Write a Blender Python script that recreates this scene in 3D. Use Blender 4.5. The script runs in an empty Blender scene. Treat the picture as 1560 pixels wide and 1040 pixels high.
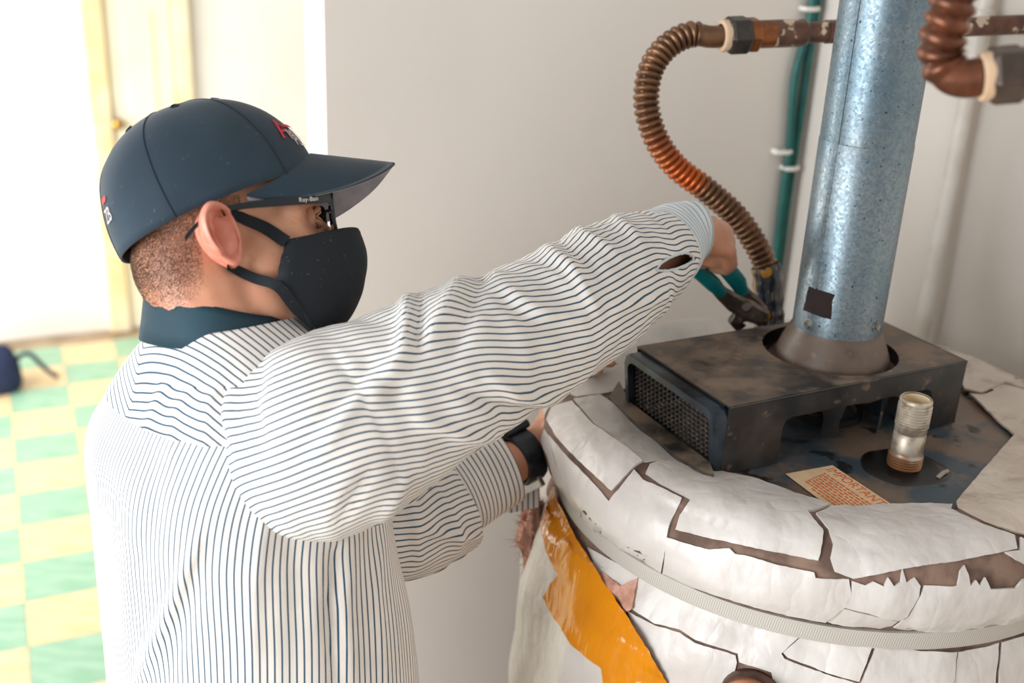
import bpy, bmesh, math, random
import numpy as np
from mathutils import Vector, Matrix, noise
from mathutils.geometry import delaunay_2d_cdt
from mathutils.bvhtree import BVHTree

random.seed(7)
PI = math.pi
scene = bpy.context.scene
C = scene.collection

# ------------------------------------------------------------------ camera
FPX = 1700.0                                   # focal length in pixels of the 1560x1040 frame
CAM = Vector((0, 0, 2.05))
_u = Vector((190.0, 4200.0, FPX)).normalized()  # world up seen from the camera (plumb lines of the photo)
_f = (Vector((0, 0, -1)) - _u * (-_u.z)).normalized()
_r = _f.cross(_u)
M3 = Matrix((_r, _f, _u))                      # camera -> world
cam_data = bpy.data.cameras.new('camera')
cam = bpy.data.objects.new('camera', cam_data)
C.objects.link(cam)
cam.matrix_world = Matrix.Translation(CAM) @ M3.to_4x4()
cam_data.sensor_width = 36.0
cam_data.lens = FPX / 1560.0 * 36.0
cam_data.clip_start = 0.05
cam_data.dof.use_dof = True
cam_data.dof.focus_distance = 1.22
cam_data.dof.aperture_fstop = 3.2
scene.camera = cam

# ------------------------------------------------------------------ light
world = bpy.data.worlds.new('world'); scene.world = world; world.use_nodes = True
_bg = world.node_tree.nodes['Background']
_bg.inputs[0].default_value = (1.0, 0.965, 0.925, 1); _bg.inputs[1].default_value = 0.52
def area(name, loc, target, sx, sy, power, col):
    l = bpy.data.lights.new(name, 'AREA'); l.shape = 'RECTANGLE'; l.size = sx; l.size_y = sy
    l.energy = power; l.color = col
    o = bpy.data.objects.new(name, l); C.objects.link(o); o.location = loc
    o.rotation_euler = (Vector(target) - Vector(loc)).to_track_quat('-Z', 'Y').to_euler()
    return o
WIN_AT, WIN_TO = Vector((-3.7, 3.3, 1.9)), Vector((-1.9, 5.0, 1.75))
area('daylight_window_side_offscreen', WIN_AT, WIN_TO, 3.0, 2.6, 160, (1.0, 0.97, 0.93))
area('daylight_window_left_offscreen', (-2.5, -0.7, 1.6), (0.2, 1.5, 1.2), 2.4, 2.4, 155, (0.95, 0.98, 1.0))
scene.view_settings.view_transform = 'Standard'
scene.view_settings.look = 'None'
scene.view_settings.gamma = 1.0
scene.view_settings.exposure = 0.20
scene.view_settings.use_curve_mapping = False
scene.cycles.use_denoising = True
scene.cycles.max_bounces = 6
scene.cycles.caustics_reflective = False
scene.cycles.caustics_refractive = False

# ------------------------------------------------------------------ helpers
def ray(px, py):
    return (M3 @ Vector(((px - 780) / FPX, -(py - 520) / FPX, -1))).normalized()
def PT(px, py, d):            # a point d metres from the camera in the direction of a photo pixel
    return CAM + ray(px, py) * d
def ONZ(px, py, z):           # ... where that direction meets height z
    r = ray(px, py); return CAM + r * ((z - CAM.z) / r.z)
def ONP(px, py, p0, n):       # ... where it meets a plane
    r = ray(px, py); return CAM + r * ((p0 - CAM).dot(n) / r.dot(n))

def link(o, parent=None):
    C.objects.link(o)
    if parent is not None:
        o.parent = parent
        o.matrix_parent_inverse = WM[parent.name].inverted()
    WM[o.name] = Matrix.Identity(4)
    return o
WM = {}                       # world matrix of every object made here (meshes carry world coordinates)
def empty(name, loc, label, cat, group=None):
    o = bpy.data.objects.new(name, None); o.location = loc; o.empty_display_size = .05
    C.objects.link(o); WM[o.name] = Matrix.Translation(loc)
    tag(o, label, cat, group); return o
def tag(o, label=None, cat=None, group=None, kind=None):
    if label: o['label'] = label
    if cat: o['category'] = cat
    if group: o['group'] = group
    if kind: o['kind'] = kind
    return o
def mesh(name, verts, faces, mat, parent=None, smooth=True, uv=None, sharp=None, label=None):
    me = bpy.data.meshes.new(name)
    me.from_pydata([tuple(v) for v in verts], [], [tuple(f) for f in faces])
    if uv is not None:
        ul = me.uv_layers.new(name='UVMap')
        li = np.empty(len(me.loops), dtype=np.int32); me.loops.foreach_get('vertex_index', li)
        ul.data.foreach_set('uv', np.asarray(uv, dtype=np.float32)[li].ravel())
    me.update()
    if smooth:
        me.polygons.foreach_set('use_smooth', [True] * len(me.polygons))
        if sharp: me.set_sharp_from_angle(angle=math.radians(sharp))
    if mat is not None: me.materials.append(mat)
    o = bpy.data.objects.new(name, me)
    link(o, parent)
    if label: o['label'] = label
    return o
class MB:                     # a small mesh collector
    def __init__(s): s.v = []; s.f = []; s.uv = []
    def add(s, v, f, uv=None):
        n = len(s.v); s.v += [Vector(p) for p in v]; s.f += [tuple(i + n for i in q) for q in f]
        s.uv += list(uv) if uv is not None else [(0, 0)] * len(v)
        return s
    def obj(s, name, mat, parent=None, smooth=True, sharp=40, label=None):
        return mesh(name, s.v, s.f, mat, parent, smooth, s.uv, sharp, label)
def spline(pts, n):           # Catmull-Rom through points (Vectors of any dimension as tuples)
    P = [np.array(p, float) for p in pts]
    P = [2 * P[0] - P[1]] + P + [2 * P[-1] - P[-2]]
    out = []; m = len(P) - 3
    for i in range(n):
        t = i / (n - 1) * m; k = min(int(t), m - 1); t -= k
        a, b, c, d = P[k:k + 4]
        out.append(.5 * ((2 * b) + (-a + c) * t + (2 * a - 5 * b + 4 * c - d) * t * t + (-a + 3 * b - 3 * c + d) * t ** 3))
    return np.array(out)
def frames(pts):
    P = [Vector(p) for p in pts]; T = []
    for i in range(len(P)):
        T.append((P[min(i + 1, len(P) - 1)] - P[max(i - 1, 0)]).normalized())
    n = T[0].orthogonal().normalized(); N = []
    for t in T:
        n = (n - t * n.dot(t)).normalized(); N.append(n)
    return P, T, N
def tube(mb, pts, rad, seg=16, cap=True, v0=0.0):
    P, T, N = frames(pts)
    R = rad if hasattr(rad, '__len__') else [rad] * len(P)
    v = []; uv = []; s = 0
    for i, p in enumerate(P):
        if i: s += (P[i] - P[i - 1]).length
        b = T[i].cross(N[i])
        for k in range(seg):
            a = 2 * PI * k / seg
            v.append(p + (N[i] * math.cos(a) + b * math.sin(a)) * R[i]); uv.append((k / seg, s))
    f = [(i * seg + k, i * seg + (k + 1) % seg, (i + 1) * seg + (k + 1) % seg, (i + 1) * seg + k) for i in range(len(P) - 1) for k in range(seg)]
    if cap:
        f.append(tuple(range(seg))[::-1]); f.append(tuple((len(P) - 1) * seg + k for k in range(seg)))
    return mb.add(v, f, uv)
def revolve(mb, prof, o, axis=(0, 0, 1), seg=48, cap=(False, False)):
    """prof: (radius, height) pairs turned about the axis through o"""
    z = Vector(axis).normalized(); x = z.orthogonal().normalized(); y = z.cross(x); o = Vector(o)
    if abs(z.z) > .99: x = Vector((1, 0, 0)); y = z.cross(x)
    v = [o + z * h + (x * math.cos(2 * PI * k / seg) + y * math.sin(2 * PI * k / seg)) * r for r, h in prof for k in range(seg)]
    uv = [(k / seg, i / max(1, len(prof) - 1)) for i in range(len(prof)) for k in range(seg)]
    f = [(i * seg + k, i * seg + (k + 1) % seg, (i + 1) * seg + (k + 1) % seg, (i + 1) * seg + k) for i in range(len(prof) - 1) for k in range(seg)]
    if cap[0]: f.append(tuple(range(seg))[::-1])
    if cap[1]: f.append(tuple((len(prof) - 1) * seg + k for k in range(seg)))
    return mb.add(v, f, uv)
def hexnut(mb, o, axis, r, h, cham=.12):
    z = Vector(axis).normalized(); x = z.orthogonal().normalized(); y = z.cross(x); o = Vector(o); v = []
    for rr, hh, n in ((r * (1 - cham), 0, 6), (r, h * .16, 6), (r, h * .84, 6), (r * (1 - cham), h, 6)):
        v += [o + z * hh + (x * math.cos(PI / 3 * k + .4) + y * math.sin(PI / 3 * k + .4)) * rr for k in range(6)]
    f = [(i * 6 + k, i * 6 + (k + 1) % 6, i * 6 + 6 + (k + 1) % 6, i * 6 + 6 + k) for i in range(3) for k in range(6)]
    f += [tuple(range(6))[::-1], tuple(range(18, 24))]
    return mb.add(v, f)
def prism(mb, poly, thick_vec):
    n = len(poly); a = [Vector(p) for p in poly]; t = Vector(thick_vec)
    f = [tuple(range(n)), tuple(range(2 * n - 1, n - 1, -1))] + [(i, i + n, (i + 1) % n + n, (i + 1) % n) for i in range(n)]
    return mb.add(a + [p + t for p in a], f)
def obox(mb, c, x, y, z):     # box from its centre and three half-axis vectors
    c = Vector(c); x = Vector(x); y = Vector(y); z = Vector(z)
    v = [c + x * i + y * j + z * k for k in (-1, 1) for j in (-1, 1) for i in (-1, 1)]
    return mb.add(v, [(0, 2, 3, 1), (4, 5, 7, 6), (0, 1, 5, 4), (2, 6, 7, 3), (0, 4, 6, 2), (1, 3, 7, 5)])
def bevel(o, w, seg=2):
    m = o.modifiers.new('bevel', 'BEVEL'); m.width = w; m.segments = seg; m.limit_method = 'ANGLE'; return o

# ------------------------------------------------------------------ materials
def lin(c):
    return tuple(((x / 255) / 12.92 if x / 255 <= .04045 else ((x / 255 + .055) / 1.055) ** 2.4) for x in c) + (1,)
class NT:
    def __init__(s, name):
        s.m = bpy.data.materials.new(name); s.m.use_nodes = True
        s.t = s.m.node_tree; s.b = s.t.nodes['Principled BSDF']
    def n(s, typ, **kw):
        nd = s.t.nodes.new(typ)
        for k, v in kw.items():
            if k[0] == 'i' and k[1:].isdigit(): nd.inputs[int(k[1:])].default_value = v
            elif k in nd.inputs: nd.inputs[k].default_value = v
            else: setattr(nd, k, v)
        return nd
    def l(s, a, b): s.t.links.new(a, b)
    def math(s, op, a, b=None):
        nd = s.n('ShaderNodeMath', operation=op)
        for i, q in enumerate((a, b)):
            if q is None: continue
            if isinstance(q, (int, float)): nd.inputs[i].default_value = q
            else: s.l(q, nd.inputs[i])
        return nd.outputs[0]
    def mix(s, fac, a, b):
        nd = s.n('ShaderNodeMix', data_type='RGBA')
        for i, q in ((0, fac), (6, a), (7, b)):
            if isinstance(q, (int, float, tuple)): nd.inputs[i].default_value = q
            else: s.l(q, nd.inputs[i])
        return nd.outputs[2]
    def noise(s, scale, detail=3, rough=.5, vec=None, out=0):
        nd = s.n('ShaderNodeTexNoise'); nd.inputs['Scale'].default_value = scale
        nd.inputs['Detail'].default_value = detail; nd.inputs['Roughness'].default_value = rough
        if vec is None: vec = s.obj()
        s.l(vec, nd.inputs['Vector']); return nd.outputs[out]
    def obj(s):
        return s.n('ShaderNodeTexCoord').outputs['Object']
    def uv(s):
        x = s.n('ShaderNodeSeparateXYZ'); s.l(s.n('ShaderNodeUVMap').outputs[0], x.inputs[0]); return x.outputs
    def ramp(s, fac, lo, hi):
        nd = s.n('ShaderNodeMapRange', interpolation_type='SMOOTHSTEP'); s.l(fac, nd.inputs[0])
        nd.inputs[1].default_value = lo; nd.inputs[2].default_value = hi; return nd.outputs[0]
    def bump(s, h, strength=.3, dist=.002):
        nd = s.n('ShaderNodeBump'); nd.inputs['Strength'].default_value = strength; nd.inputs['Distance'].default_value = dist
        s.l(h, nd.inputs['Height']); s.l(nd.outputs[0], s.b.inputs['Normal'])
    def set(s, **kw):
        for k, v in kw.items(): s.b.inputs[k.replace('_', ' ')].default_value = v
        return s
    def col(s, c):
        if isinstance(c, tuple): s.b.inputs['Base Color'].default_value = c
        else: s.l(c, s.b.inputs['Base Color'])
def simple(name, c, c2=None, scale=30, rough=.6, metal=0.0, bump=0, bscale=None, bdist=.001, lo=.35, hi=.65, detail=4):
    t = NT(name); t.set(Roughness=rough, Metallic=metal)
    if c2 is None: t.col(lin(c))
    else: t.col(t.mix(t.ramp(t.noise(scale, detail), lo, hi), lin(c), lin(c2)))
    if bump: t.bump(t.noise(bscale or scale, 4), bump, bdist)
    return t.m
# ------------------------------------------------------------------ the room
PHI = math.radians(25)
WD = Vector((math.cos(PHI), math.sin(PHI), 0))       # along the back wall, to the right
WN = Vector((math.sin(PHI), -math.cos(PHI), 0))      # out of the back wall into the room; also along the right wall
CORNER = Vector((.535, 2.12, 0))
ZUP = Vector((0, 0, 1))

t = NT('painted plaster wall'); t.set(Roughness=.62)
t.col(t.mix(t.ramp(t.noise(1.6, 4), .3, .75), lin((221, 214, 206)), lin((214, 207, 199))))
t.bump(t.noise(9, 5), .10, .01); M_WALL = t.m
t = NT('glossy wall paint'); t.set(Roughness=.30)
t.col(t.mix(t.ramp(t.noise(3, 4), .35, .7), lin((221, 214, 206)), lin((214, 207, 199))))
t.bump(t.noise(34, 3, .55), .28, .006); M_WALLR = t.m
M_PIPEW = simple('white painted pipe', (226, 220, 212), (212, 203, 190), 14, .4, bump=.15, bscale=60)
M_FARWALL = simple('white far wall', (248, 244, 238), (242, 236, 226), 2, .8)
M_CREAM = simple('cream trim paint', (240, 214, 160), (248, 236, 205), 5, .6)
M_GROUT = simple('floor screed', (150, 130, 105), (175, 155, 130), 6, .7)

def wall_slab(name, p0, p1, nrm, h, th, mat, z0=0.0):
    mb = MB(); p0 = Vector(p0); p1 = Vector(p1); a = -Vector(nrm) * th
    prism(mb, [p0 + ZUP * z0, p1 + ZUP * z0, p1 + ZUP * h, p0 + ZUP * h], a)
    return tag(mb.obj(name, mat, smooth=False), kind='structure')
END = ONP(496, 130, CORNER, WN); END.z = 0           # the free end of the back wall, beside the bright opening
wall_slab('wall_back', END, CORNER + WD * .12, WN, 3.0, .12, M_WALL)
wall_slab('wall_right', CORNER, CORNER + WN * 3.4, -WD, 3.0, .12, M_WALLR)
FB = ONZ(190, 500, 0)                                # foot of the far wall
wall_slab('wall_far', FB - WD * 3.2, FB + WD * 3.6, WN, 3.2, .12, M_FARWALL)

# floor: screed with nine-inch tiles laid on it
mb = MB(); prism(mb, [(-6, -4, -.004), (4, -4, -.004), (4, 9, -.004), (-6, 9, -.004)], (0, 0, -.08))
floor = tag(mb.obj('floor', M_GROUT, smooth=False), kind='structure')
def tile_mat(name, a, b, c):
    t = NT(name); t.set(Roughness=.38)
    mp = t.n('ShaderNodeMapping'); t.l(t.obj(), mp.inputs[0]); mp.inputs['Scale'].default_value = (3, 14, 3)
    mp.inputs['Rotation'].default_value = (0, 0, -PHI)
    k = t.mix(t.ramp(t.noise(2.2, 5, vec=mp.outputs[0]), .35, .65), lin(a), lin(b))
    t.col(t.mix(t.ramp(t.noise(5, 3, vec=mp.outputs[0]), .66, .74), k, lin(c))); return t.m
TM = [tile_mat('tan floor tile', (230, 200, 150), (238, 214, 172), (240, 226, 200)),
      tile_mat('green floor tile', (140, 186, 156), (164, 202, 176), (214, 216, 210))]
T0 = ONZ(140, 783, 0); TS = .2286
tile_me = []
for k in range(2):
    mb = MB(); h = TS / 2 - .0007
    v = []
    for r, z in ((h, -.004), (h, -.0006), (h - .0012, 0.0)):
        v += [(WD * sx + WN * sy) * r + ZUP * z for sx, sy in ((-1, -1), (1, -1), (1, 1), (-1, 1))]
    mb.add(v, [(8, 11, 10, 9)] + [(i + j, i + (j + 1) % 4, i + 4 + (j + 1) % 4, i + 4 + j) for i in (0, 4) for j in range(4)])
    me = bpy.data.meshes.new('floor_tile'); me.from_pydata([tuple(x) for x in mb.v], [], mb.f)
    bm = bmesh.new(); bm.from_mesh(me); bmesh.ops.recalc_face_normals(bm, faces=bm.faces); bm.to_mesh(me); bm.free()
    me.materials.append(TM[k]); tile_me.append(me)
for i in range(-12, 9):
    for j in range(-12, 8):
        p = T0 + WD * (TS * (i - .5)) + WN * (TS * (j + .5))
        r = p - CAM; q = M3.transposed() @ r
        if q.z > -.2: continue
        x = 780 + FPX * q.x / -q.z; y = 520 - FPX * q.y / -q.z
        if not (-520 < x < 760 and 380 < y < 1320): continue
        if (p - FB).dot(WN) < TS * .5: continue
        o = bpy.data.objects.new('floor_tile', tile_me[(i + j) % 2]); o.location = (p.x, p.y, 0)
        C.objects.link(o); o.parent = floor; o.matrix_parent_inverse = Matrix.Identity(4)

# the far door opening: pale yellow casing on the far wall
def far(px, py=300): return ONP(px, py, FB, WN)
mb = MB()
c0 = far(165); c1 = far(292)
for c, w in ((c0, .045), (c1, .035)):
    obox(mb, Vector((c.x, c.y, 1.25)) + WN * .02, WD * w, WN * .025, ZUP * 1.25)
tr = tag(mb.obj('trim_1', M_CREAM, smooth=False), kind='structure'); bevel(tr, .006)
mid = (c0 + c1) / 2; w = (c1 - c0).length / 2
mb = MB(); obox(mb, Vector((mid.x, mid.y, 1.25)) + WN * .008, WD * (w - .05), WN * .012, ZUP * 1.245)
for k in range(3):
    obox(mb, Vector((mid.x, mid.y, .5 + .72 * k)) + WN * .022, WD * (w - .13), WN * .006, ZUP * .27)
d = tag(mb.obj('door_1', simple('cream door paint', (250, 238, 208), (252, 244, 222), 3, .5), smooth=False), kind='structure')
mb = MB(); p = far(199, 420); revolve(mb, [(.0, .07), (.02, .068), (.027, .05), (.022, .032), (.011, .028), (.011, 0)], Vector((p.x, p.y, 1.0)) + WN * .012, WN, 16)
mesh('door_handle', mb.v, mb.f, simple('brass knob', (190, 150, 80), rough=.3, metal=1), d)

# bright side window in the wall outside the picture: sill, frame and mullions around the daylight
M_FRAME = simple('white window frame', (235, 232, 226), rough=.5)
mb = MB(); ln = (WIN_TO - WIN_AT).normalized()
ux = ln.cross(ZUP).normalized(); uy = ux.cross(ln).normalized(); oc = WIN_AT - ln * .06
for sx, sy, hx, hy in ((-1.55, 0, .06, 1.42), (1.55, 0, .06, 1.42), (0, 1.36, 1.55, .06), (0, -1.36, 1.55, .06)):
    obox(mb, oc + ux * sx + uy * sy, ux * hx, uy * hy, ln * .04)
tag(mb.obj('window_1', M_FRAME, smooth=False), kind='structure')

# dark blue tool bag on the floor of the bright room
bp = ONZ(-28, 594, 0); bag = empty('tool_bag', bp, 'dark blue tool bag lying on the tiled floor by the bright wall', 'bag')
M_NAVY = simple('navy bag canvas', (26, 38, 70), (34, 46, 82), 30, .8); M_TAN = simple('brown leather', (120, 72, 45), rough=.6)
mb = MB(); v = []
for z, w, d in ((0, .15, .09), (.03, .165, .10), (.10, .16, .095), (.16, .14, .06), (.19, .12, .02), (.195, .11, .005)):
    v += [bp + WD * (w * math.copysign(abs(math.cos(a)) ** .6, math.cos(a))) + WN * (d * math.copysign(abs(math.sin(a)) ** .6, math.sin(a))) + ZUP * z for a in [2 * PI * k / 28 for k in range(28)]]
mb.add(v, [(i * 28 + k, i * 28 + (k + 1) % 28, (i + 1) * 28 + (k + 1) % 28, (i + 1) * 28 + k) for i in range(5) for k in range(28)] + [tuple(range(140, 168))])
mb.obj('bag_body', M_NAVY, bag)
mb = MB(); tube(mb, spline([bp + WD * x + ZUP * z for x, z in ((-.08, .17), (-.06, .25), (.0, .28), (.06, .25), (.08, .17))], 20), .009, 8); mb.obj('handle', M_TAN, bag)
mb = MB(); tube(mb, spline([bp + WD * x + WN * y + ZUP * z for x, y, z in ((.14, 0, .12), (.2, .0, .14), (.26, -.02, .05), (.3, -.03, .008))], 20), .010, 8); mb.obj('shoulder_strap', M_NAVY, bag)

# green cables with their clips, in the corner
M_GREEN = simple('green cable sheath', (0, 92, 84), (0, 78, 74), 40, .45)
M_CLIP = simple('white plastic clip', (232, 228, 222), rough=.5)
def onback(px, py, off=.012): 
    return ONP(px, py, CORNER + WN * off, WN)
cab = [[(1300, -600), (1246, -60), (1238, 0), (1232, 40), (1222, 75), (1211, 118), (1207, 165), (1203, 225), (1198, 260), (1192, 310), (1184, 380), (1176, 440), (1166, 520)],
       [(1330, -600), (1256, -60), (1246, 0), (1240, 40), (1234, 75), (1226, 130), (1219, 180), (1212, 225), (1206, 265), (1198, 320), (1190, 385), (1182, 440), (1172, 520)]]
for n, path in enumerate(cab):
    pts = [onback(x, y, .010 if n else .013) for x, y in path]
    pts = spline(pts, 60); mb = MB(); tube(mb, pts, .0078, 12)
    o = mb.obj('cable', M_GREEN); tag(o, ['green cable that bows out left between the wall clips', 'green cable running straightest beside the wall corner'][n], 'cable', 'green cables in the corner')
for n, (x, y, lab) in enumerate([(1237, 14, 'white clip over the green cables above the copper pipe'), (1197, 232, 'white clip on the bowed green cable below the copper pipe'), (1207, 257, 'white clip on the straight green cable, lowest clip of all')]):
    mb = MB(); c = onback(x, y, .02)
    tube(mb, [c - WD * .012 - WN * .018, c - WD * .011, c + WN * .003, c + WD * .011, c + WD * .012 - WN * .018], .0045, 8)
    revolve(mb, [(0, .008), (.004, .007), (.006, .003), (.006, -.01)], c + WD * (.016 if n != 1 else -.016) - WN * .008, WN, 10)
    o = mb.obj('cable_clip', M_CLIP); tag(o, lab, 'clip', 'white cable clips')

# white pipe with a tee standing on the right wall
def onright(px, py, off=.03): return ONP(px, py, CORNER - WD * off, WD)
a = onright(1452, 258, .03); wp = Vector((a.x, a.y, 0))
r = empty('standing_pipe', wp, 'white painted water pipe with a tee fitting, upright against the right wall', 'pipe')
mb = MB(); tube(mb, [wp + ZUP * z for z in (0, .6, 1.2, 1.8, 2.4, 3.0)], .0125, 20); mb.obj('riser', M_PIPEW, r)
tz = onright(1492, 62, .03).z
mb = MB(); revolve(mb, [(.0125, -.05), (.0165, -.048), (.0165, .044), (.0125, .046)], wp + ZUP * tz, seg=24)
q = wp + ZUP * (tz - .012); tube(mb, [q, q + WD * -.02 - WN * .03, q - WD * .03 - WN * .045], .016, 16); mb.obj('tee_fitting', M_PIPEW, r)
mb = MB(); tube(mb, [q - WD * .028 - WN * .042, q - WN * .13 + WD * .0], .011, 14); mb.obj('branch', M_PIPEW, r)
# ------------------------------------------------------------------ the water heater
AX = Vector((.413, 1.335, 0)); ZP = 1.43
HL = math.radians(27.5)
CL = Vector((math.cos(HL), math.sin(HL), 0)); CS = Vector((math.sin(HL), -math.cos(HL), 0))   # long axis of the hood cover, towards its front
heater = empty('water_heater', AX, 'tank water heater wrapped in a patched white insulation blanket', 'water heater')

def dusty(name, dark, dust, lo, hi, rough=.55, scale=16, metal=.0):
    t = NT(name); t.set(Metallic=metal)
    n1 = t.noise(scale, 6, .62); n2 = t.noise(scale * 3.1, 3)
    up = t.n('ShaderNodeNewGeometry'); sp = t.n('ShaderNodeSeparateXYZ'); t.l(up.outputs['Normal'], sp.inputs[0])
    f = t.math('MULTIPLY', t.ramp(n1, lo, hi), t.math('ADD', t.math('MULTIPLY', t.ramp(sp.outputs[2], .2, .9), .75), .25))
    k = t.mix(f, lin(dark), lin(dust)); t.col(t.mix(t.math('MULTIPLY', t.ramp(n2, .62, .72), .35), k, lin((150, 120, 95))))
    rr = t.n('ShaderNodeMapRange'); t.l(f, rr.inputs[0]); rr.inputs[3].default_value = .3; rr.inputs[4].default_value = .85
    t.l(rr.outputs[0], t.b.inputs['Roughness']); t.bump(n2, .12, .001); return t.m
M_BLACK = dusty('dusty black enamel', (30, 32, 34), (128, 110, 94), .30, .66)
M_BLACKS = dusty('black enamel sides', (30, 31, 33), (104, 92, 82), .38, .70)
M_CONE = dusty('brown dusted hood metal', (72, 60, 52), (136, 114, 96), .25, .65, .8, 20)
M_BRIM = simple('worn steel blue edge', (52, 62, 72), (34, 36, 40), 25, .3, .6)
M_INK = simple('matt black', (14, 14, 15), rough=.8)
t = NT('stained dark top plate'); n = t.noise(9, 6, .65); n2 = t.noise(26, 4)
k = t.mix(t.ramp(n, .40, .56), lin((54, 70, 80)), lin((112, 94, 80))); k = t.mix(t.ramp(n2, .60, .66), k, lin((30, 30, 32)))
t.col(k); t.set(Roughness=.38); t.bump(n2, .1, .001); M_PLATE = t.m
M_KRAFT = simple('brown kraft backing', (128, 104, 90), (88, 68, 58), 28, .9, bump=.6, bscale=90, bdist=.002)

# tank cylinder under the blanket and its dark top plate
mb = MB(); revolve(mb, [(.0, 1.43), (.262, 1.43), (.27, 1.425), (.272, 1.41), (.272, .06), (.0, .06)], AX, seg=96)
mb.obj('tank_jacket', M_PLATE, heater, sharp=30)
for k in range(3):
    mb = MB(); a = k * 2.09 + .4; tube(mb, [AX + Vector((.2 * math.cos(a), .2 * math.sin(a), z)) for z in (0, .08)], .018, 12); mb.obj('foot', M_INK, heater)

# --- blanket base surface
PROF = [(.19, 1.4335), (.235, 1.435), (.262, 1.4375), (.29, 1.442), (.312, 1.443), (.331, 1.437), (.347, 1.425), (.359, 1.407), (.3645, 1.385), (.363, 1.365), (.356, 1.351), (.347, 1.340),
        (.343, 1.332), (.343, 1.322), (.347, 1.311), (.356, 1.291), (.363, 1.255), (.366, 1.2), (.366, 1.1), (.366, .9), (.364, .6), (.362, .3), (.355, .09), (.28, .07)]
PR = spline(PROF, 150)
def lump(th, z, r):
    w = min(1, max(0, (r - .25) / .06)) * (0.25 if 1.318 < z < 1.338 else 1)
    return w * (.0075 * noise.noise(Vector((math.cos(th) * 2.6, math.sin(th) * 2.6, z * 9))) + .004 * noise.noise(Vector((math.cos(th) * 7, math.sin(th) * 7, z * 22 + 5))))
NTH = 288
BV = []; BF = []
for i, (r, z) in enumerate(PR):
    for k in range(NTH):
        th = 2 * PI * k / NTH; rr = r + lump(th, z, r) * (1 if z < 1.43 else .3)
        zz = z + (lump(th, z + 3, r) * .8 if z > 1.36 else 0)
        BV.append(AX + Vector((rr * math.cos(th), rr * math.sin(th), zz)))
BF = [(i * NTH + k, i * NTH + (k + 1) % NTH, (i + 1) * NTH + (k + 1) % NTH, (i + 1) * NTH + k) for i in range(len(PR) - 1) for k in range(NTH)]
bvh = BVHTree.FromPolygons(BV, [f[::-1] for f in BF])
i0 = next(i for i, (r, z) in enumerate(PR) if r > .268)
bl = mesh('insulation_blanket', BV, [f[::-1] for f in BF if f[0] >= i0 * NTH], M_KRAFT, heater)

def vinyl(name, c, c2, rough=.36, dirt=.0):
    t = NT(name); t.set(Roughness=rough)
    n = t.noise(7, 5, .6); k = t.mix(t.ramp(n, .35, .7), lin(c), lin(c2))
    if dirt: k = t.mix(t.math('MULTIPLY', t.ramp(t.noise(22, 6, .7), .52, .72), dirt), k, lin((150, 128, 108)))
    t.col(k)
    mp = t.n('ShaderNodeMapping'); t.l(t.obj(), mp.inputs[0]); mp.inputs['Scale'].default_value = (1, 1, .45); mp.inputs['Rotation'].default_value = (.4, .5, .3)
    wv = t.noise(26, 2.5, .5, vec=mp.outputs[0]); w2 = t.math('ABSOLUTE', t.math('SUBTRACT', wv, .5))
    t.bump(t.math('ADD', w2, t.math('MULTIPLY', t.noise(70, 2), .15)), .42, .012); return t.m
VM = {'w': vinyl('white vinyl facing', (204, 199, 195), (190, 184, 179)), 'd': vinyl('dirty cream vinyl facing', (204, 192, 180), (186, 172, 158), .5, .6),
      'g': vinyl('grey stained vinyl facing', (178, 174, 170), (196, 190, 183), .45, .5)}
VM['b'] = VM['p'] = VM['w']          # all clean pieces are the same sheeting
def cast(px, py, tree=None):
    for s in range(40):
        h = (tree or bvh).ray_cast(CAM, ray(px, py))
        if h[0] is not None: return h[0], (h[1] if h[1].dot(ray(px, py)) < 0 else -h[1])
        px += (1240 - px) * .012; py += (820 - py) * .004
    h = bvh.find_nearest(PT(px, py, 1.5)); return h[0], h[1]
def densify(poly, step, jit=0.0, seed=1):
    rnd = random.Random(seed); out = []
    for i, a in enumerate(poly):
        b = poly[(i + 1) % len(poly)]; L = math.hypot(b[0] - a[0], b[1] - a[1]); n = max(1, int(L / step))
        for k in range(n):
            q = jit if k else 0
            out.append((a[0] + (b[0] - a[0]) * k / n + rnd.uniform(-q, q), a[1] + (b[1] - a[1]) * k / n + rnd.uniform(-q, q)))
    return out
def inside(p, poly):
    c = False; x, y = p
    for i in range(len(poly)):
        (x1, y1), (x2, y2) = poly[i], poly[i - 1]
        if (y1 > y) != (y2 > y) and x < (x2 - x1) * (y - y1) / (y2 - y1) + x1: c = not c
    return c
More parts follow.
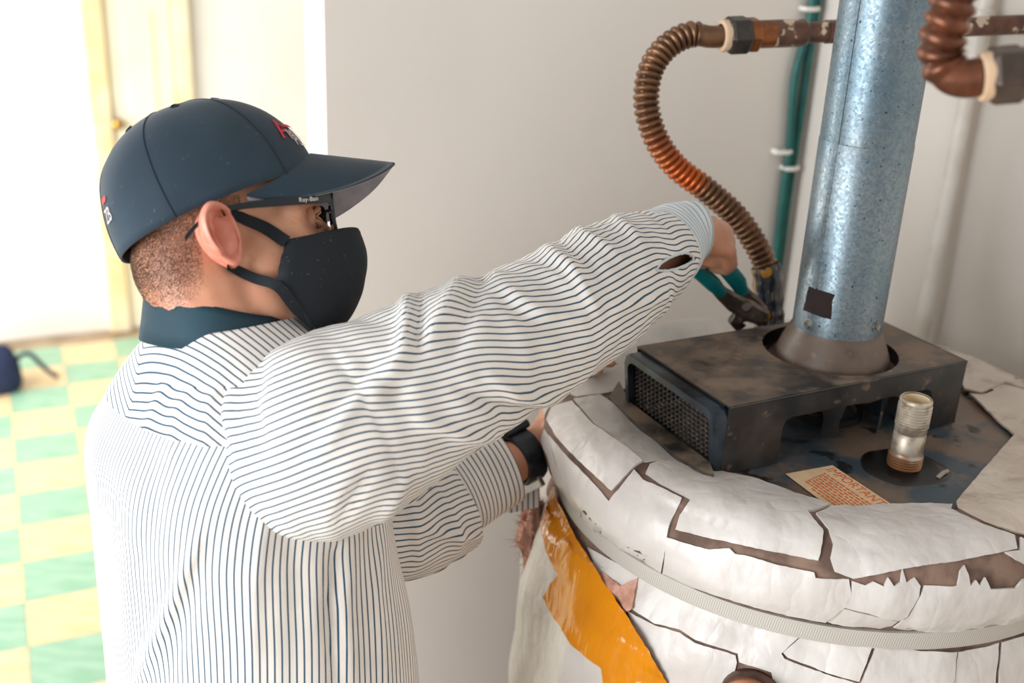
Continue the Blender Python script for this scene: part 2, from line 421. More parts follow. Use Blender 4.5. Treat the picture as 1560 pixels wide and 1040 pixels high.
def sheet(name, poly, mat, parent, step=7, jit=.5, off=.0022, wav=.0025, wsc=26, skirt=.0030, seed=1, surf=None, label=None, grow=0.0):
    """a thin piece of sheeting: outline given in photo pixels, laid on the surface those pixels look at"""
    if grow:
        cx_ = sum(p[0] for p in poly) / len(poly); A = sum(poly[i - 1][0] * poly[i][1] - poly[i][0] * poly[i - 1][1] for i in range(len(poly))); q = []
        for i, p in enumerate(poly):
            a, b = poly[i - 1], poly[(i + 1) % len(poly)]; e1 = Vector((p[0] - a[0], p[1] - a[1])).normalized(); e2 = Vector((b[0] - p[0], b[1] - p[1])).normalized()
            nn = Vector((e1.y + e2.y, -e1.x - e2.x)); nn = nn.normalized() if nn.length > .2 else Vector((0, 0)); q.append((p[0] + nn.x * grow * (1 if A > 0 else -1), p[1] + nn.y * grow * (1 if A > 0 else -1)))
        poly = q
    bd = densify(poly, step, jit, seed); n = len(bd); pts = list(bd)
    xs = [p[0] for p in bd]; ys = [p[1] for p in bd]
    y = min(ys) + step / 2; row = 0
    while y < max(ys):
        x = min(xs) + step / 2 * (row % 2)
        while x < max(xs):
            if inside((x, y), bd) and min((x - a) ** 2 + (y - b) ** 2 for a, b in bd) > (step * .5) ** 2: pts.append((x, y))
            x += step
        y += step * .87; row += 1
    vv, ee, ff, *_ = delaunay_2d_cdt([Vector(p) for p in pts], [(i, (i + 1) % n) for i in range(n)], [], 1, 1e-4)
    V = []; NN = []
    for p in vv:
        q, nn = (surf or cast)(p.x, p.y)
        d = off + wav * noise.noise(q * wsc + Vector((seed * 3.1, 0, 0))) + wav * .7 * abs(noise.noise(Vector((q.x * 14 + seed, q.y * 14, q.z * 40))))
        V.append(q + nn * d); NN.append(nn)
    F = [tuple(f) for f in ff]
    ec = {}
    for f in F:
        for i in range(len(f)):
            a, b = f[i], f[(i + 1) % len(f)]; ec[(a, b)] = ec.get((a, b), 0) + 1
    m = len(V); low = {}
    for (a, b) in list(ec):
        if (b, a) in ec: continue
        for q in (a, b):
            if q not in low: low[q] = len(V); V.append(V[q] - NN[q] * skirt)
        F.append((a, low[a], low[b], b))
    if F and m:      # face the camera side
        f = F[0]; nn = (V[f[1]] - V[f[0]]).cross(V[f[2]] - V[f[0]])
        if nn.dot(NN[f[0]]) < 0: F = [q[::-1] for q in F]
    return mesh(name, V, F, mat, parent, True, None, 50, label)

PATCH = [
 ('w', [(846, 660), (836, 640), (842, 622), (872, 613), (903, 648), (958, 688), (978, 704), (966, 711), (934, 747), (900, 716), (872, 688)]),
 ('w', [(838, 663), (846, 674), (868, 700), (898, 729), (928, 763), (915, 812), (890, 790), (886, 772), (870, 740), (852, 712)]),
 ('b', [(832, 655), (838, 668), (850, 712), (868, 742), (884, 774), (887, 788), (868, 764), (848, 728), (834, 690), (828, 668)]),
 ('b', [(932, 764), (967, 719), (980, 733), (1008, 746), (1038, 760), (1021, 797), (1017, 815), (1008, 869), (960, 843), (918, 815)]),
 ('g', [(876, 610), (913, 605), (934, 620), (1000, 671), (1048, 706), (1040, 712), (1004, 700), (982, 703), (958, 684), (904, 643)]),
 ('w', [(985, 722), (991, 709), (1005, 704), (1046, 713), (1100, 721), (1140, 730), (1190, 745), (1262, 771), (1240, 778), (1228, 780), (1252, 808), (1253, 812), (1249, 843), (1246, 853), (1160, 835), (1080, 818), (1032, 806), (1038, 786), (1054, 762), (1036, 752), (1008, 738)]),
 ('w', [(1018, 819), (1060, 833), (1082, 838), (1112, 836), (1120, 844), (1142, 848), (1190, 862), (1240, 872), (1242, 880), (1266, 882), (1292, 882), (1296, 905), (1285, 922), (1257, 942), (1200, 934), (1150, 920), (1092, 902), (1050, 889), (1012, 871)]),
 ('w', [(1266, 775), (1360, 773), (1450, 770), (1447, 778), (1500, 802), (1542, 818), (1546, 836), (1530, 839), (1460, 853), (1390, 862), (1340, 872), (1300, 879), (1272, 869), (1266, 850), (1270, 830), (1263, 806), (1244, 784)]),
 ('d', [(1458, 766), (1500, 716), (1547, 664), (1580, 640), (1640, 700), (1640, 836), (1562, 814), (1546, 811), (1500, 793), (1460, 773)]),
 ('b', [(1552, 821), (1575, 835), (1640, 850), (1640, 870), (1572, 866), (1530, 842), (1552, 840)]),
 ('b', [(1298, 885), (1318, 892), (1330, 886), (1346, 893), (1352, 880), (1360, 893), (1372, 886), (1374, 866), (1379, 888), (1392, 880), (1400, 892), (1398, 906), (1381, 934), (1368, 940), (1345, 936), (1287, 922), (1298, 905)]),
 ('b', [(1284, 926), (1342, 940), (1366, 945), (1358, 951), (1340, 955), (1300, 950), (1262, 943)]),
 ('b', [(1403, 906), (1408, 892), (1450, 894), (1458, 892), (1462, 870), (1467, 862), (1472, 876), (1476, 893), (1484, 884), (1490, 892), (1498, 880), (1506, 897), (1545, 895), (1556, 882), (1600, 872), (1640, 866), (1640, 935), (1560, 950), (1500, 964), (1450, 969), (1362, 954), (1385, 937)]),
 ('d', [(1478, 602), (1496, 604), (1530, 590), (1600, 606), (1640, 640), (1600, 640), (1560, 655), (1548, 663), (1520, 640)]),
 ('d', [(1440, 520), (1478, 540), (1560, 560), (1640, 590), (1600, 602), (1530, 584), (1494, 598), (1470, 594)]),
 ('g', [(866, 598), (880, 590), (905, 578), (935, 566), (960, 545), (1000, 522), (1010, 545), (960, 590), (918, 600), (880, 605)]),
 ('g', [(930, 552), (975, 520), (1060, 496), (1120, 486), (1150, 500), (1050, 525), (1000, 540), (960, 562)]),
 ('p', [(905, 850), (897, 834), (960, 869), (1050, 909), (1150, 946), (1222, 962), (1214, 970), (1189, 994), (1194, 1003), (1250, 1026), (1310, 1052), (1182, 1052), (1176, 1022), (1128, 1006), (1126, 993), (1063, 972), (1037, 957), (1000, 947), (963, 925), (971, 883), (948, 896), (932, 890), (914, 870)]),
 ('w', [(958, 930), (1000, 953), (1037, 964), (1060, 979), (1120, 998), (1122, 1008), (1110, 1052), (1010, 1052), (985, 990)]),
 ('w', [(1228, 965), (1328, 981), (1308, 1036), (1262, 1023), (1200, 999), (1194, 993)]),
 ('w', [(1335, 983), (1400, 992), (1455, 993), (1446, 1052), (1309, 1052), (1313, 1038)]),
 ('w', [(1459, 993), (1500, 986), (1519, 979), (1511, 1052), (1450, 1052)]),
 ('p', [(1526, 978), (1600, 956), (1640, 946), (1640, 1052), (1518, 1052)]),
 ('w', [(1200, 1004), (1262, 1028), (1307, 1041), (1305, 1052), (1315, 1052)]),
]
for n, (k, poly) in enumerate(PATCH):
    sheet('vinyl_patch', poly, VM[k], bl, seed=n + 1, grow=1.3)
# the facing on the side away from the picture and below it
def side_patch(t0, t1, ia, ib, mat):
    v = []; nt = 28; ii = np.unique(np.linspace(ia, ib, 26).astype(int))
    for i in ii:
        for k in range(nt):
            th = math.radians(t0 + (t1 - t0) * k / (nt - 1)); g = int(round(th / (2 * PI) * NTH)) % NTH
            p = BV[i * NTH + g]; c = (p - AX); c.z = 0
            up = .8 if PR[i][1] > 1.43 else .0
            v.append(p + (c.normalized() * (1 - up) + ZUP * up) * .0009)
    f = [(a * nt + k, a * nt + k + 1, (a + 1) * nt + k + 1, (a + 1) * nt + k) for a in range(len(ii) - 1) for k in range(nt - 1)]
    mesh('vinyl_patch', v, [q[::-1] for q in f], VM[mat], bl)
iz = lambda z: int(np.argmin([abs(q[1] - z) if q[0] > .34 else 9 for q in PR]))
itop = next(i for i, (r, z) in enumerate(PR) if r > .262)
for t0, t1, m in ((-64, 8, 'w'), (9, 52, 'b'), (53, 96, 'w'), (97, 140, 'g'), (141, 176, 'w')):
    side_patch(t0, t1, itop + 1, iz(1.341), m)
for t0, t1, m in ((-58, 20, 'w'), (21, 80, 'p'), (81, 140, 'w'), (141, 172, 'b')): side_patch(t0, t1, iz(1.31), iz(.62), m)
for t0, t1, m in ((200, 255, 'w'), (256, 318, 'p'), (-41, 80, 'w'), (81, 199, 'w')): side_patch(t0, t1, iz(.62) + 1 if t0 not in (200, 256) else iz(1.215), iz(.10), m)

# strap
t = NT('grey woven strap'); t.set(Roughness=.7); u = t.uv()
w = t.math('SINE', t.math('ADD', t.math('MULTIPLY', u[0], 2 * PI * 820), t.math('MULTIPLY', u[1], 26)))
t.col(t.mix(t.ramp(w, -.6, .6), lin((186, 181, 173)), lin((164, 158, 150)))); t.bump(w, .15, .0006); M_STRAP = t.m
mb = MB(); st = [(.3445, 1.3335), (.3478, 1.333), (.3485, 1.3295), (.3485, 1.3155), (.3478, 1.312), (.3445, 1.3115)]
revolve(mb, st, AX, seg=160)
mb.v = [p + ZUP * (.0075 - .003 * math.cos(math.atan2(p.y - AX.y, p.x - AX.x) - math.radians(300))) for p in mb.v]
mb.obj('strap', M_STRAP, bl, sharp=60)

# torn place: pink glass wool, loose flap of facing and the yellow tape
t = NT('pink glass wool'); t.set(Roughness=1.0); t.col(t.mix(t.ramp(t.noise(40, 5, .7), .35, .65), lin((200, 156, 138)), lin((168, 120, 102)))); t.bump(t.noise(90, 5), .8, .006); M_WOOL = t.m
sheet('glass_wool', [(905, 858), (930, 878), (948, 893), (975, 880), (968, 925), (950, 935), (915, 900), (896, 860)], M_WOOL, bl, step=5, off=.0035, wav=.006, wsc=60, seed=31)
FLV = []; nt = 40; nz = 40
for j in range(nz):
    z = 1.30 - .52 * j / (nz - 1)
    for k in range(nt):
        th = math.radians(128 + 96 * k / (nt - 1)); e = math.sin(PI * k / (nt - 1)) ** .6
        out = .0 + .034 * min(1, j / 9) ** .6 * e + .012 * e * math.sin(th * 17 + j * .16) * min(1, j / 10) + .010 * noise.noise(Vector((th * 5, z * 8, 2))) * e
        r = .352 + out
        FLV.append(AX + Vector((r * math.cos(th), r * math.sin(th), z + .02 * noise.noise(Vector((th * 6, 7, 0))))))
FLF = [(j * nt + k, (j + 1) * nt + k, (j + 1) * nt + k + 1, j * nt + k + 1) for j in range(nz - 1) for k in range(nt - 1)]
mesh('loose_flap', FLV, FLF, VM['w'], bl)
tree2 = BVHTree.FromPolygons(BV + FLV, [f[::-1] for f in BF] + [tuple(i + len(BV) for i in f) for f in FLF])
def cast2(px, py): return cast(px, py, tree2)
t = NT('glossy yellow tape'); t.set(Roughness=.16); t.col(t.mix(t.ramp(t.noise(12, 3), .3, .7), lin((206, 128, 0)), lin((188, 112, 0))))
mp = t.n('ShaderNodeMapping'); t.l(t.obj(), mp.inputs[0]); mp.inputs['Scale'].default_value = (1, 1, .35); mp.inputs['Rotation'].default_value = (.3, .6, 0)
t.bump(t.math('ABSOLUTE', t.math('SUBTRACT', t.noise(30, 3, vec=mp.outputs[0]), .5)), .6, .012); M_YEL = t.m
def tapesurf(px, py):
    q, nn = cast2(px, py); return q, (nn + ray(px, py) * -.6).normalized()
sheet('yellow_tape', [(853, 742), (846, 752), (834, 785), (831, 800), (838, 835), (853, 870), (856, 873), (838, 898), (832, 908), (846, 930), (876, 980), (896, 994), (922, 1014), (926, 1052), (1024, 1052), (1012, 1022), (985, 975), (960, 935), (925, 888), (905, 855), (885, 822), (872, 795), (862, 768)],
      M_YEL, bl, step=6, jit=.8, off=.009, wav=.006, wsc=18, skirt=.001, seed=41, surf=tapesurf)
# tuft of glass wool pushed out at the left
mb = MB(); c = PT(812, 812, 1.55)
rnd = random.Random(5)
v = []; nlat, nlon = 14, 18
for i in range(nlat + 1):
    for k in range(nlon):
        a = PI * i / nlat; b = 2 * PI * k / nlon
        d = Vector((math.sin(a) * math.cos(b), math.sin(a) * math.sin(b), math.cos(a)))
        v.append(c + Vector((d.x * .020, d.y * .03, d.z * .044)) * (1 + .5 * noise.noise(d * 2.2 + Vector((3, 0, 0))) + .25 * noise.noise(d * 6)))
mb.add(v, [(i * nlon + k, (i + 1) * nlon + k, (i + 1) * nlon + (k + 1) % nlon, i * nlon + (k + 1) % nlon) for i in range(nlat) for k in range(nlon)])
for k in range(700):
    p = v[rnd.randrange(nlon, len(v) - nlon)]; d = (p - c).normalized() * .6 + Vector([rnd.uniform(-1, 1) for _ in range(3)]) * .8; L = rnd.uniform(.006, .02)
    s = d.orthogonal().normalized() * .0005
    mb.add([p - s, p + s, p + d * L], [(0, 1, 2)])
mb.obj('glass_wool', M_WOOL, bl)
# pipe stub poking out of the blanket at the bottom of the picture
q, nn = cast(1150, 1040); nn = (nn + ray(1150, 1040) * -.35).normalized()
M_BRONZE = simple('dull brown bronze', (98, 70, 56), (70, 50, 42), 30, .4, .6)
mb = MB(); revolve(mb, [(.0, -.03), (.036, -.03), (.036, .018), (.034, .022), (.024, .022)], q - ZUP * .02, nn, 32); vs = mb.obj('valve_outlet', M_BRONZE, heater)
mb = MB(); revolve(mb, [(.033, .015), (.033, .028), (.029, .031), (.026, .031), (.026, .01)], q - ZUP * .02, nn, 32); mb.obj('copper_ring', simple('copper ring', (136, 88, 62), rough=.5, metal=.6), vs)
mb = MB(); revolve(mb, [(.025, .012), (.025, .027), (.0, .028)], q - ZUP * .02, nn, 32); mb.obj('end_plug', simple('pale plug', (200, 190, 186), rough=.4), vs)

# --- nipple for the second water line
nb = ONZ(1376, 712, ZP); M_GASK = simple('black sealant', (10, 10, 11), (26, 24, 22), 30, .35)
mb = MB(); nseg = 40; pr = []
v = []
for i, (r, z) in enumerate(((.048, .0), (.046, .002), (.034, .003), (.020, .004))):
    for k in range(nseg):
        a = 2 * PI * k / nseg; rr = r * (1 + (.16 * noise.noise(Vector((math.cos(a) * 1.3, math.sin(a) * 1.3, 4))) if r > .021 else 0))
        v.append(nb + Vector((rr * math.cos(a) * 1.05, rr * math.sin(a), z)))
mb.add(v, [(i * nseg + k, i * nseg + (k + 1) % nseg, (i + 1) * nseg + (k + 1) % nseg, (i + 1) * nseg + k) for i in range(3) for k in range(nseg)])
mb.obj('gasket', M_GASK, heater)
t = NT('scaled galvanised nipple'); t.set(Metallic=.55, Roughness=.45); u = t.n('ShaderNodeSeparateXYZ'); t.l(t.obj(), u.inputs[0])
k = t.mix(t.ramp(t.noise(60, 4), .4, .65), lin((186, 176, 160)), lin((138, 124, 108)))
k = t.mix(t.ramp(t.math('ADD', u.outputs[2], t.math('MULTIPLY', t.noise(50, 3), .03)), ZP + .045, ZP + .025), k, lin((140, 98, 66))); t.col(k); M_NIP = t.m
pr = [(.0175, 0)]; z = .002
while z < .020: pr += [(.0204, z), (.0183, z + .0016)]; z += .0034
pr += [(.0185, .024), (.0185, .047), (.0176, .048), (.0176, .0495), (.0186, .0505), (.0184, .056)]; z = .058
while z < .084: pr += [(.0196, z), (.0176, z + .0016)]; z += .0036
pr += [(.0188, .087), (.0186, .0905), (.0172, .092), (.0155, .0915)]
mb = MB(); revolve(mb, pr, nb, seg=36); nip = mb.obj('water_nipple', M_NIP, heater, sharp=60)
mb = MB(); revolve(mb, [(.0157, .0905), (.0157, .06), (0, .06)], nb, seg=24); mb.obj('plastic_liner', simple('cream plastic liner', (225, 205, 168), rough=.5), nip)
mb = MB(); tube(mb, [nb + Vector((.032, -.026, .002)), nb + Vector((.04, -.02, .006)), nb + Vector((.048, -.012, .004))], .0028, 8); mb.obj('sealant_curl', simple('grey sealant curl', (150, 140, 128), rough=.6), nip)

# --- sticker
pa, pb, pc, pd = (ONZ(x, y, ZP + .0012) for x, y in ((1197, 722), (1268, 709), (1362, 771), (1268, 776)))
mb = MB(); ex = (pc - pb).normalized(); ey = ZUP.cross(ex)
prism(mb, [pa, pd, pc, pb], (0, 0, .0006))
stk = mb.obj('caution_sticker', simple('cream paper sticker', (222, 192, 156), (210, 178, 142), 40, .6), heater, smooth=False, label='cream caution sticker with orange print on the top plate')
M_OR = simple('orange print', (214, 102, 42), rough=.6)
def text(name, s, mat, parent, o, x, y, h, depth=.0, width=None, extrude=.0001):
    cu = bpy.data.curves.new(name, 'FONT'); cu.body = s; cu.size = 1; cu.extrude = 0
    ob = bpy.data.objects.new(name, cu); C.objects.link(ob); dg = bpy.context.evaluated_depsgraph_get()
    me = bpy.data.meshes.new_from_object(ob.evaluated_get(dg)); bpy.data.objects.remove(ob)
    V = np.array([v.co[:] for v in me.vertices]); F = [tuple(p.vertices) for p in me.polygons]
    V[:, 0] -= V[:, 0].min(); V[:, 1] -= 0; hh = V[:, 1].max(); sx = h / hh if width is None else width / V[:, 0].max(); sy = h / hh
    if callable(o): P = [o(a * sx, b * sy) for a, b, _ in V]
    else: P = [Vector(o) + Vector(x) * (a * sx) + Vector(y) * (b * sy) for a, b, _ in V]
    return mesh(name, P, F, mat, parent, smooth=False)
L = (pc - pb).length
text('sticker_heading', 'IMPORTANT', M_OR, stk, pb + ex * .006 - ey * .016 + ZUP * .0008, ex, ey, .013, width=L * .88)
mb = MB(); rnd = random.Random(3)
for row in range(9):
    x = .012 + .001 * row; y = -.023 - .0048 * row
    while x < L * .93:
        w = rnd.uniform(.002, .008)
        c = pb + ex * (x + w / 2) + ey * y + ZUP * .0009
        s2d = (c - pa); 
        # keep the fine print on the paper
        lo = (pd - pa).cross(c - pa).z; hi = (pb - pa).cross(c - pa).z
        if lo > .0006 and hi < -.0002 and (c - pd).dot((pa - pd).cross(ZUP)) < .2: mb.add([c + ex * (sx * w / 2) + ey * (sy * .0011) for sx, sy in ((-1, -1), (1, -1), (1, 1), (-1, 1))], [(0, 1, 2, 3)])
        x += w + rnd.uniform(.001, .0025)
mb.obj('fine_print', M_OR, stk, smooth=False)

# --- draft hood cover
cc = Vector((.364, 1.312, 0)); HLn, HWd, ZT, ZB = .1925, .0965, 1.52, 1.4325
def cv(l, s, z): return cc + CL * l + CS * s + ZUP * z
hc = Vector((AX.x - .004, AX.y, 0)); hl = (hc - cc).dot(CL); hs = (hc - cc).dot(CS); HR = .0855
hood = empty('draft_hood', Vector((cc.x, cc.y, ZB)), 'x', 'x')
for k in ('label', 'category'): del hood[k]
hood.parent = heater; hood.matrix_parent_inverse = Matrix.Translation(-AX)
# top sheet with round hole
ns = 96; v = []; th = .0012
outer = []
per = [(-HLn + .012, HWd), (HLn, HWd), (HLn, -HWd), (-HLn + .012, -HWd)]
for k in range(ns):
    a = 2 * PI * k / ns; d = (math.cos(a), math.sin(a)); ts = []
    if d[0] > 1e-9: ts.append((HLn - hl) / d[0])
    if d[0] < -1e-9: ts.append((-HLn + .012 - hl) / d[0])
    if d[1] > 1e-9: ts.append((HWd - hs) / d[1])
    if d[1] < -1e-9: ts.append((-HWd - hs) / d[1])
    outer.append((hl + d[0] * min(ts), hs + d[1] * min(ts), a))
for l, s in per:
    a = math.atan2(s - hs, l - hl) % (2 * PI); k = min(range(ns), key=lambda k: abs((outer[k][2] - a + PI) % (2 * PI) - PI)); outer[k] = (l, s, a)
for lay in (0, 1):
    z = ZT - th * lay
    v += [cv(hl + HR * math.cos(a), hs + HR * math.sin(a), z) for _, _, a in outer] + [cv(l, s, z) for l, s, _ in outer]
f = []
for k in range(ns):
    q = (k + 1) % ns
    f += [(k, q, ns + q, ns + k), (2 * ns + k, 3 * ns + k, 3 * ns + q, 2 * ns + q), (k, 2 * ns + k, 2 * ns + q, q), (ns + k, ns + q, 3 * ns + q, 3 * ns + k)]
top = mesh('cover_top', v, f, M_BLACK, hood, smooth=False)
bm = bmesh.new(); bm.from_mesh(top.data); bmesh.ops.recalc_face_normals(bm, faces=bm.faces); bm.to_mesh(top.data); bm.free()
# front and back aprons with the cut-out and rounded inside corners
def apron(name, s, cut0, cut1, ctop):
    pl = [(-HLn + .012, 0), (-HLn + .012, ZT - ZB), (HLn, ZT - ZB), (HLn, 0), (cut1, 0), (cut1, ctop - .012), (cut1 - .004, ctop - .003), (cut1 - .012, ctop), (cut0 + .012, ctop), (cut0 + .004, ctop - .003), (cut0, ctop - .012), (cut0, 0)]
    mb = MB(); prism(mb, [cv(l, s, ZB + z) for l, z in pl], CS * -.0014 * (1 if s > 0 else -1)); o = mb.obj(name, M_BLACKS, hood, smooth=False)
    bm = bmesh.new(); bm.from_mesh(o.data); bmesh.ops.recalc_face_normals(bm, faces=bm.faces); bm.to_mesh(o.data); bm.free(); return o
apron('front_apron', HWd, -.098, .142, .058); apron('back_apron', -HWd, -.10, .14, .058)
mb = MB(); prism(mb, [cv(HLn, s, z) for s, z in ((-HWd, ZB), (HWd, ZB), (HWd, ZT), (-HWd, ZT))], CL * -.0014); mb.obj('end_panel', M_BLACKS, hood, smooth=False)
# rounded top edge beads
for s in (-HWd, HWd):
    mb = MB(); tube(mb, [cv(-HLn + .012, s * .992, ZT - .0016), cv(HLn, s * .992, ZT - .0016)], .0018, 8); mb.obj('folded_edge', M_BLACKS, hood)
# grille end: frame ring, recessed expanded mesh and the flange in front of it
def ge(s, z, out=0.0):      # point on the grille end: s across, z height, slightly raked
    rake = .010 * (1 - max(0, min(1, (z - ZB) / .0875)) ) ** 1.5
    return cv(-HLn - out + rake - .004, s, z)
W2, H0, H1 = HWd - .0005, ZB + .001, ZT - .0025
ro = [(-W2, H0), (W2, H0), (W2, H1 - .014), (W2 - .004, H1 - .004), (W2 - .012, H1), (-W2 + .012, H1), (-W2 + .004, H1 - .004), (-W2, H1 - .014)]
m_ = .0105
ri = [(-W2 + m_, H0 + m_), (W2 - m_, H0 + m_), (W2 - m_, H1 - .02), (W2 - m_ - .003, H1 - m_ - .004), (W2 - m_ - .010, H1 - m_), (-W2 + m_ + .010, H1 - m_), (-W2 + m_ + .003, H1 - m_ - .004), (-W2 + m_, H1 - .02)]
v = [ge(s, z, .0) - CL * -.02 for s, z in ro] + [ge(s, z, .0) for s, z in ro] + [ge(s * .985, z - .002 if z > 1.5 else z + .001, .004) for s, z in ro] + [ge(s * 1.02, z, .004) for s, z in ri] + [ge(s, z, -.004) for s, z in ri]
f = [(i * 8 + k, i * 8 + (k + 1) % 8, (i + 1) * 8 + (k + 1) % 8, (i + 1) * 8 + k) for i in range(4) for k in range(8)]
gf = mesh('grille_frame', v, f, M_BRIM, hood, sharp=50)
mb = MB(); z = H0 + .006; row = 0; cw = .0088
gp = [(s, z) for s, z in ri]
while z < H1 - .006:
    s = -W2 + .008; prev = None
    while s < W2 - .008:
        if inside((s, z), [(a * 1.01, b + (.001 if b > 1.48 else -.001)) for a, b in gp]):
            # a flattened loop: upper strand arches, lower strand sags
            h = .0034; pts = [(s, z), (s + cw * .18, z + h), (s + cw * .5, z + h * 1.15), (s + cw * .82, z + h), (s + cw, z)]
            P3 = [ge(a, b, -.003 - .0022 * (i % 2)) for i, (a, b) in enumerate(pts)]
            for i in range(4):
                d = (P3[i + 1] - P3[i]); n1 = d.cross(CL).normalized() * .0009
                mb.add([P3[i] - n1, P3[i] + n1, P3[i + 1] + n1, P3[i + 1] - n1, P3[i] - n1 + CL * .0024, P3[i] + n1 + CL * .0024, P3[i + 1] + n1 + CL * .0024, P3[i + 1] - n1 + CL * .0024],
                       [(0, 3, 2, 1), (1, 2, 6, 5), (0, 4, 7, 3), (4, 5, 6, 7)])
        s += cw
    z += .0064; row += 1
mb.obj('expanded_mesh', simple('dusty mesh strands', (66, 57, 50), (40, 36, 33), 60, .95), gf, smooth=False)
mb = MB(); prism(mb, [ONZ(x, y, 1.4475) for x, y in ((943, 580), (927, 605), (974, 648), (1030, 693), (1072, 718), (1088, 722), (1082, 704), (960, 612))], (0, 0, -.012))
mb.obj('base_flange', M_BLACK, hood, smooth=False)
mb = MB(); tube(mb, [cv(-HLn + .010, -HWd + .01, ZT + .0003), cv(-HLn + .010, HWd - .004, ZT + .0003)], .0011, 6); mb.obj('seam', M_INK, hood)
# inside: lower skirt of the draft diverter on strap legs
mb = MB(); revolve(mb, [(.083, 1.505), (.085, 1.500), (.086, 1.492), (.078, 1.478), (.064, 1.472), (.063, 1.473), (.077, 1.48), (.084, 1.492)], AX, seg=64); mb.obj('diverter_skirt', M_CONE, hood)
mb = MB(); revolve(mb, [(.05, 1.431), (.05, 1.44), (.042, 1.44), (.042, 1.432)], AX, seg=40); mb.obj('flue_collar', M_INK, hood)
for a in (200, 262, 330, 80):
    a = math.radians(a); d = Vector((math.cos(a), math.sin(a), 0)); e = ZUP.cross(d); p = AX + d * .074
    mb = MB(); prism(mb, [p + e * w + ZUP * z for w, z in ((-.017, 1.485), (-.010, 1.455), (-.010, 1.4305), (.010, 1.4305), (.010, 1.455), (.017, 1.485))], d * .003); mb.obj('strap_leg', M_BLACKS, hood, smooth=False)

# ------------------------------------------------------------------ vent pipe
t = NT('galvanised sheet steel'); t.set(Metallic=.72, Roughness=.42)
vo = t.n('ShaderNodeTexVoronoi'); vo.inputs['Scale'].default_value = 330; t.l(t.obj(), vo.inputs['Vector'])
sp = t.n('ShaderNodeSeparateXYZ'); t.l(vo.outputs['Color'], sp.inputs[0])
k = t.mix(t.ramp(t.noise(9, 5, .6), .35, .65), lin((104, 124, 136)), lin((128, 138, 142)))
k = t.mix(t.math('MULTIPLY', t.ramp(sp.outputs[0], .1, .9), .6), k, lin((92, 112, 124)))
k = t.mix(t.ramp(t.noise(190, 2), .69, .73), k, lin((50, 64, 74))); t.col(k)
rr = t.n('ShaderNodeMapRange'); t.l(sp.outputs[1], rr.inputs[0]); rr.inputs[3].default_value = .3; rr.inputs[4].default_value = .52; t.l(rr.outputs[0], t.b.inputs['Roughness'])
t.bump(t.noise(240, 2), .12, .001); M_GALV = t.m
vent = empty('vent_pipe', AX + ZUP * 1.55, 'galvanised round flue pipe rising from the draft hood', 'pipe')
RP = .0555
mb = MB(); revolve(mb, [(RP - .001, 1.552), (RP, 1.553), (RP, 1.79), (RP - .0012, 1.792)], AX, seg=72)
mb.obj('lower_section', M_GALV, vent)
mb = MB(); revolve(mb, [(RP - .0016, 1.78), (RP - .0006, 1.796), (RP - .0006, 3.0)], AX, seg=72); mb.obj('upper_section', M_GALV, vent)
def pa_(px, py, off=0.0):      # point on the pipe under a pixel
    r = ray(px, py); o = CAM - AX; a = r.x ** 2 + r.y ** 2; b = 2 * (o.x * r.x + o.y * r.y); R = RP + off; c = o.x ** 2 + o.y ** 2 - R * R
    D = max(0, b * b - 4 * a * c); return CAM + r * ((-b - math.sqrt(D)) / (2 * a))
p = pa_(1262, 300); a = math.atan2(p.y - AX.y, p.x - AX.x); d = Vector((math.cos(a), math.sin(a), 0)); e = ZUP.cross(d)
mb = MB(); v = []
for z in (1.553, 3.0): v += [AX + d * (RP * math.cos(q / RP) + h) + e * (RP * math.sin(q / RP)) + ZUP * z for q, h in ((-.003, -.0003), (-.0025, .0005), (.0025, .0005), (.003, -.0003))]
mb.add(v, [(i, i + 1, i + 5, i + 4) for i in range(3)]); mb.obj('lock_seam', M_GALV, vent, smooth=False)
M_SCREW = simple('zinc screw', (170, 172, 170), (120, 118, 112), 60, .35, .9)
for px, py in ((1232, 493), (1335, 497)):
    p = pa_(px, py); d = (p - AX); d.z = 0; d.normalize()
    mb = MB(); hexnut(mb, p - d * .001, d, .0052, .0045); revolve(mb, [(.0072, -.0005), (.0072, .001), (.004, .0014)], p, d, 20); mb.obj('screw', M_SCREW, vent, smooth=False)
def pipesurf(px, py):
    p = pa_(px, py); n = p - AX; n.z = 0; return p, n.normalized()
sheet('tape_patch', [(1233, 436), (1240, 439), (1272, 449), (1268, 458), (1266, 486), (1256, 484), (1224, 472), (1228, 458), (1230, 446)], simple('dark brown tape', (38, 25, 22), (30, 20, 18), 60, .95), vent, step=5, jit=.4, off=.0008, wav=.0003, skirt=.0012, seed=5, surf=pipesurf)
# cone of the hood outlet (moves with the hood)
mb = MB(); revolve(mb, [(RP - .0015, 1.575), (RP - .0015, 1.556), (.058, 1.548), (.066, 1.530), (.0705, 1.518), (.0725, 1.512), (.0735, 1.508), (.079, 1.503), (.086, 1.500), (.086, 1.4985), (.078, 1.500), (.068, 1.515)], AX, seg=72)
mb.obj('outlet_cone', M_CONE, hood, sharp=55)

